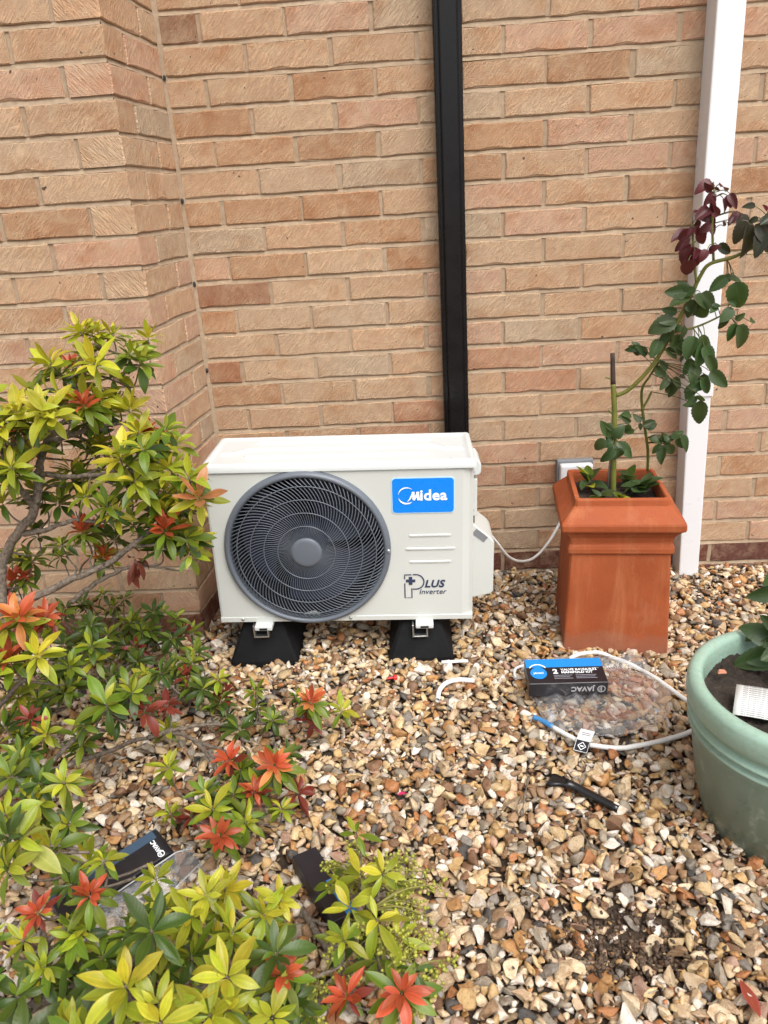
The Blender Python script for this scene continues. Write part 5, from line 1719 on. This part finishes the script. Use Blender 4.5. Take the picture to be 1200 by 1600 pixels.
me = bev_box(-.014, .008, -.0025, .0025, -.0022, .0022, .0008, 1)
rp = tag(empty('red_plug', (PLUG_RED[1][0], PLUG_RED[1][1], top_at(PLUG_RED[1][0], PLUG_RED[1][1]) + .003), (0, 0, .15)), 'tiny red plastic plug on gravel between the rubber blocks', 'plug')
mesh_obj('shank', me, M_REDP, rp)
mesh_obj('collar', bev_box(.004, .014, -.0065, .0065, -.004, .005, .0012, 1), M_REDP, rp)
# torn black plastic strip
M_BLKP = plain('black_gloss_plastic', (.012, .012, .013), .22, var=.2)
P = smooth_path(STRIP, 6)
V, F = [], []
n = len(P)
for i, (x, y, z) in enumerate(P):
    t = i / (n - 1)
    d = Vector(P[min(i + 1, n - 1)]) - Vector(P[max(i - 1, 0)]); d.z = 0; d.normalize(); s_ = Vector((-d.y, d.x, 0))
    wd = .020 if t < .38 else .0135
    wd *= (1 + .25 * math.sin(t * 17)) if t < .4 else 1
    zz = .016 + .004 * math.sin(t * 5)
    for (a, h) in ((-1, 0), (-.8, .008), (-.2, .0115 if t > .35 else .004), (.4, .010 if t > .35 else .001), (.9, .005), (1.05, -.001)):
        pnt = Vector((x, y, 0)) + s_ * (a * wd * .8)
        V.append((pnt.x, pnt.y, zz + h))
F = [(i * 6 + j, (i + 1) * 6 + j, (i + 1) * 6 + j + 1, i * 6 + j + 1) for i in range(n - 1) for j in range(5)]
o = mesh_obj('plastic_strip', pyd('plastic_strip', V, F, True), M_BLKP)
md = o.modifiers.new('t', 'SOLIDIFY'); md.thickness = .0014
tag(o, 'torn glossy black plastic strip lying on open gravel near the green pot', 'plastic strip')
for k, pts in enumerate(STICKS):
    a = Acc(); P = settle(pts, .004)
    a.tube(P, [.0022 + .0015 * math.sin(i * 1.3) for i in range(len(P))], 7)
    tag(mesh_obj('twig', a.mesh('twig'), M_BARK), ('thin grey-brown twig on gravel left of the torn black strip', 'short dark twig on gravel between the black strip and the green pot')[k], 'twig')

# clear blister pack with its black and blue carton
q = NM('clear_plastic')
c = q.coord()
gl = q.n('ShaderNodeBsdfGlossy'); gl.inputs['Roughness'].default_value = .12; gl.inputs['Color'].default_value = (1, 1, 1, 1)
tp = q.n('ShaderNodeBsdfTransparent'); tp.inputs['Color'].default_value = (.93, .94, .95, 1)
df = q.n('ShaderNodeBsdfDiffuse'); df.inputs['Color'].default_value = (.75, .77, .80, 1)
fr = q.n('ShaderNodeFresnel'); fr.inputs['IOR'].default_value = 1.5
bp = q.bump(q.noise(c, 30, 2, .5), .35, .012)
q.l(bp, fr.inputs['Normal']); q.l(bp, gl.inputs['Normal'])
m1 = q.n('ShaderNodeMixShader'); m1.inputs[0].default_value = .10
q.l(tp.outputs[0], m1.inputs[1]); q.l(df.outputs[0], m1.inputs[2])
m2 = q.n('ShaderNodeMixShader')
q.l(q.math('MULTIPLY', fr.outputs[0], .38), m2.inputs[0]); q.l(m1.outputs[0], m2.inputs[1]); q.l(gl.outputs[0], m2.inputs[2])
q.l(m2.outputs[0], q.out.inputs['Surface'])
M_CLEAR = q.m
M_CARTON = plain('black_carton', (.016, .014, .018), .35, var=.15)
M_CARTONB = plain('blue_carton', (.010, .225, .62), .35, var=.05)
M_SLATE = plain('slate_blue_carton', (.045, .080, .130), .4, var=.15)

bl = tag(empty('blister_pack', (.82, -.735, .018)), 'clear oval plastic blister tray lying inside the white cable loop', 'packaging')
V, F = [], []
nr, na = 16, 64
for i in range(nr + 1):
    t = i / nr
    for k in range(na):
        a = 2 * math.pi * k / na
        ca, sa = math.cos(a), math.sin(a)
        wv_ = 1 + .05 * math.sin(3 * a + 1) + .03 * math.sin(7 * a) + .015 * math.sin(13 * a)
        ex = wv_ * .166 * (abs(ca) ** .85) * (1 if ca > 0 else -1); ey = wv_ * .138 * (abs(sa) ** .85) * (1 if sa > 0 else -1)
        h = .009 * (1 - sst(.80, .95, t)) + .004 * math.sin(7 * a) * t * (1 - t) + (.009 * math.sin(11 * t * ca * 2 + 3) * math.cos(8 * t * sa) * (1 - t))
        h += .007 * abs(math.sin(5 * ex * t * 14 + 3 * ey * t * 20)) * sst(0, .3, t) * (1 - sst(.85, 1, t))      # sharp creases
        V.append((ex * t, ey * t, h + rnd.uniform(-.0012, .0012)))
for i in range(nr):
    for k in range(na):
        F.append((i * na + k, i * na + (k + 1) % na, (i + 1) * na + (k + 1) % na, (i + 1) * na + k))
mesh_obj('clear_tray', pyd('clear_tray', V, F, True), M_CLEAR, bl)
rim = [(x_, y_, z_) for x_, y_, z_ in V[-na:]] + [V[-na]]
mesh_obj('tray_rim', pyd('tray_rim', *tube_vf(rim, .0013, 6, False), True), M_CLEAR, bl)
# upright clear sleeve behind the carton
V, F = [], []
for i in range(15):
    for j in range(7):
        V.append((-.172 + .32 * i / 14, .105 + .055 * j / 6 + .004 * math.sin(i * 1.7), .004 + .020 * math.sin(j / 6 * math.pi) + .004 * math.sin(i * 2.3 + j)))
F = [(i * 7 + j, (i + 1) * 7 + j, (i + 1) * 7 + j + 1, i * 7 + j + 1) for i in range(14) for j in range(6)]
mesh_obj('clear_flap', pyd('clear_flap', V, F, True), M_CLEAR, bl)

ct = tag(empty('carton', (.746, -.742, .028), (math.radians(3), 0, -.01)), 'black carton with blue stripe and white lettering lying in the blister tray', 'carton')
CW, CD, CH = .188, .097, .039
mesh_obj('carton_body', bev_box(-CW / 2, CW / 2, 0, CD, 0, CH, .0012, 1), M_CARTON, ct)
mesh_obj('blue_stripe', bev_box(-CW / 2 + .0005, CW / 2 - .0005, CD - .034, CD - .0006, CH, CH + .0005, 0), M_CARTONB, ct)
mesh_obj('blue_roundel', pyd('blue_roundel', [(-.066 + .020 * math.cos(a), .040 + .023 * math.sin(a), CH + .0009) for a in np.linspace(0, 2 * math.pi, 33)[:-1]], [tuple(range(32))]), M_CARTONB, ct)
ra = Acc()
for (r0, r1, a0, a1) in ((.0225, .0255, 35, 145),):
    v = []
    for k in range(17):
        a = math.radians(a0 + (a1 - a0) * k / 16)
        v += [(-.066 + r0 * math.cos(a), .043 + r0 * 1.3 * math.sin(a), CH + .0011), (-.066 + r1 * math.cos(a), .043 + r1 * 1.3 * math.sin(a), CH + .0011)]
    ra.add(v, [(2 * k, 2 * k + 1, 2 * k + 3, 2 * k + 2) for k in range(16)])
mesh_obj('roundel_arc', ra.mesh('roundel_arc', False), M_PRINTW, ct)
def flat_text(body, size, loc, parent, mat, **kw):
    o = mesh_obj('lettering', text_mesh(body, size, **kw), mat, parent); o.location = loc; return o
flat_text('JAVAC', .0085, (-.066, .037, CH + .0013), ct, M_PRINTW, bold=.0002, align='CENTER')
flat_text('2', .024, (-.031, .0375, CH + .0006), ct, M_PRINTW, bold=.0009)
flat_text('VALVE R410A/R32', .0112, (-.011, .0480, CH + .0006), ct, M_PRINTW, bold=.00025)
flat_text('MANIFOLD KIT', .0112, (-.011, .0375, CH + .0006), ct, M_PRINTW, bold=.00025)
for (x, y, w_) in ((-.031, .029, .045), (-.031, .023, .038), (-.031, .017, .045), (.022, .029, .050), (.022, .023, .046), (.022, .017, .05), (.066, .056, .018)):
    mesh_obj('small_print', bev_box(x, x + w_, y, y + .0022, CH + .0002, CH + .0006, 0), plain('faint_print', (.22, .22, .25), .5), ct)
M_GREYPRINT = plain('grey_print', (.40, .40, .41), .5)
# inverted maker's name on the front face, with its ringed emblem
tm = text_mesh('JAVAC', .0185, bold=.0006, align='CENTER', spacing=1.04)
tm.transform(Matrix.Rotation(math.pi, 4, 'Z')); facing(tm)
o = mesh_obj('lettering', tm, M_GREYPRINT, ct); o.location = (.034, -.0006, .0265)
acc = Acc()
ringp = [(.0088 * math.cos(a), .0088 * math.sin(a)) for a in np.linspace(0, 2 * math.pi, 33)]
ribbon(acc, ringp, .0024); ribbon(acc, [(0, -.0085), (0, .0085)], .0024); ribbon(acc, [(-.0036, -.005), (-.0036, .005)], .0018)
o = mesh_obj('emblem', acc.mesh('emblem', False), M_GREYPRINT, ct); o.location = (.0785, -.0006, .0200)

# cable tag
M_TAGW = plain('white_tag', (.82, .82, .82), .5)
tg = tag(empty('cable_tag', (.750, -.905, .030), (math.radians(14), math.radians(-6), math.radians(-32))), 'small folded white and black paper tag hanging over the cable', 'tag')
mesh_obj('tag_paper', bev_box(-.016, .016, -.004, .026, 0, .0008, 0), M_TAGW, tg)
dk = mesh_obj('black_panel', bev_box(-.016, .016, -.028, 0, -.0006, 0, 0), M_CARTON, tg)
dk.location = (0, -.004, 0); dk.rotation_euler = (math.radians(18), 0, 0)
acc = Acc(); ribbon(acc, [(-.015, -.027), (-.015, -.001), (.015, -.001), (.015, -.027), (-.015, -.027)], .0012); ribbon(acc, [(-.009, -.014), (0, -.005), (.009, -.014), (0, -.023), (-.009, -.014)], .0022); ribbon(acc, [(-.004, -.014), (.004, -.014)], .003)
me = acc.mesh('white_print', False); me.transform(Matrix.Rotation(math.radians(-90), 4, 'X')); me.transform(Matrix.Translation((0, 0, .0004)))
mesh_obj('white_print', me, M_PRINTW, dk)
for yy in (.010, .015):
    mesh_obj('print_line', bev_box(-.010, .010, yy, yy + .002, .0008, .0011, 0), M_LABELG, tg)

# packaging thrown under the shrub
fl = tag(empty('discarded_carton', (-.178, -1.262, .016), (math.radians(8), math.radians(-4), math.radians(43))), 'long slate blue and black carton sleeve lying under the shrub with a clear tray', 'carton')
me = prism_y([(-.115, 0), (.098, 0), (.098, .034), (.088, .040), (-.115, .040)], -.030, .036, .002, 'sleeve')
mesh_obj('sleeve', me, M_CARTON, fl)
mesh_obj('slate_side', bev_box(-.114, .0965, .0362, .0372, .002, .038, 0), M_SLATE, fl)
mesh_obj('slate_band', bev_box(-.114, .0870, .016, .0358, .0401, .0408, 0), M_SLATE, fl)
tm = text_mesh('JAVAC', .0115, bold=.0004, align='CENTER'); tm.transform(Matrix.Rotation(math.radians(90), 4, 'Z'))
o = mesh_obj('lettering', tm, M_PRINTW, fl); o.location = (.080, -.002, .0405)
acc = Acc(); ribbon(acc, [(.0058 * math.cos(a), .0058 * math.sin(a)) for a in np.linspace(0, 2 * math.pi, 25)], .0016); ribbon(acc, [(0, -.0055), (0, .0055)], .0016); ribbon(acc, [(-.0024, -.003), (-.0024, .003)], .0012)
me = acc.mesh('emblem', False); me.transform(Matrix.Rotation(math.radians(-90), 4, 'X'))
o = mesh_obj('emblem', me, M_PRINTW, fl); o.location = (.076, -.0235, .0415)
V, F = [], []
for i in range(21):
    for j in range(7):
        x = -.12 + .25 * i / 20
        V.append((x, -.034 - .050 * j / 6, .030 - .026 * (j / 6) + .005 * math.sin(i * .9) * (j / 6)))
F = [(i * 7 + j, (i + 1) * 7 + j, (i + 1) * 7 + j + 1, i * 7 + j + 1) for i in range(20) for j in range(6)]
mesh_obj('clear_tray', pyd('clear_tray', V, F, True), M_CLEAR, fl)
acc = Acc(); acc.tube([(-.12, -.033, .031), (.0, -.034, .034), (.10, -.033, .033), (.128, -.040, .026)], .0016, 6); acc.tube([(-.12, -.084, .006), (.06, -.082, .008), (.125, -.070, .012)], .0015, 6)
mesh_obj('tray_edge', acc.mesh('tray_edge'), plain('frosted_edge', (.42, .44, .45), .3), fl)

sb = tag(empty('small_carton', (.190, -1.270, .012), (math.radians(-6), math.radians(5), math.radians(-57))), 'small black carton with blue side lying on gravel behind the bud clusters', 'carton')
mesh_obj('carton_body', bev_box(-.058, .100, -.024, .024, 0, .030, .001, 1), M_CARTON, sb)
mesh_obj('blue_side', bev_box(-.010, .099, .0242, .0249, .002, .028, 0), M_SLATE, sb)
mesh_obj('blue_top', bev_box(.020, .099, .004, .0236, .0301, .0307, 0), M_CARTONB, sb)

# fallen leaf, petals and flakes
def dropped(name, label, cat, x, y, L, col, meshes, k, rz):
    o = mesh_obj(name, meshes[k])
    m = leaf_matrix(Vector((x, y, top_at(x, y) + .004)), Vector((math.cos(rz), math.sin(rz), .05)), Vector((.1, -.1, 1)), L)
    o.matrix_world = m; o.color = (*col, 1)
    tag(o, label, cat)
dropped('fallen_leaf', 'dry red leaf lying on gravel in front of the green pot', 'leaf', .870, -1.470, .062, (.30, .060, .035), LANCE_ME, 2, -1.5)
dropped('petal', 'bright pink petal fallen on gravel in front of the curved white offcut', 'petal', .335, -1.034, .020, (.62, .030, .12), OVATE_ME, 3, .4)
dropped('fallen_leaf', 'small withered orange leaf on gravel at the foot of the brick return', 'leaf', -.205, -.42, .030, (.52, .17, .05), OVATE_ME, 5, 1.0)
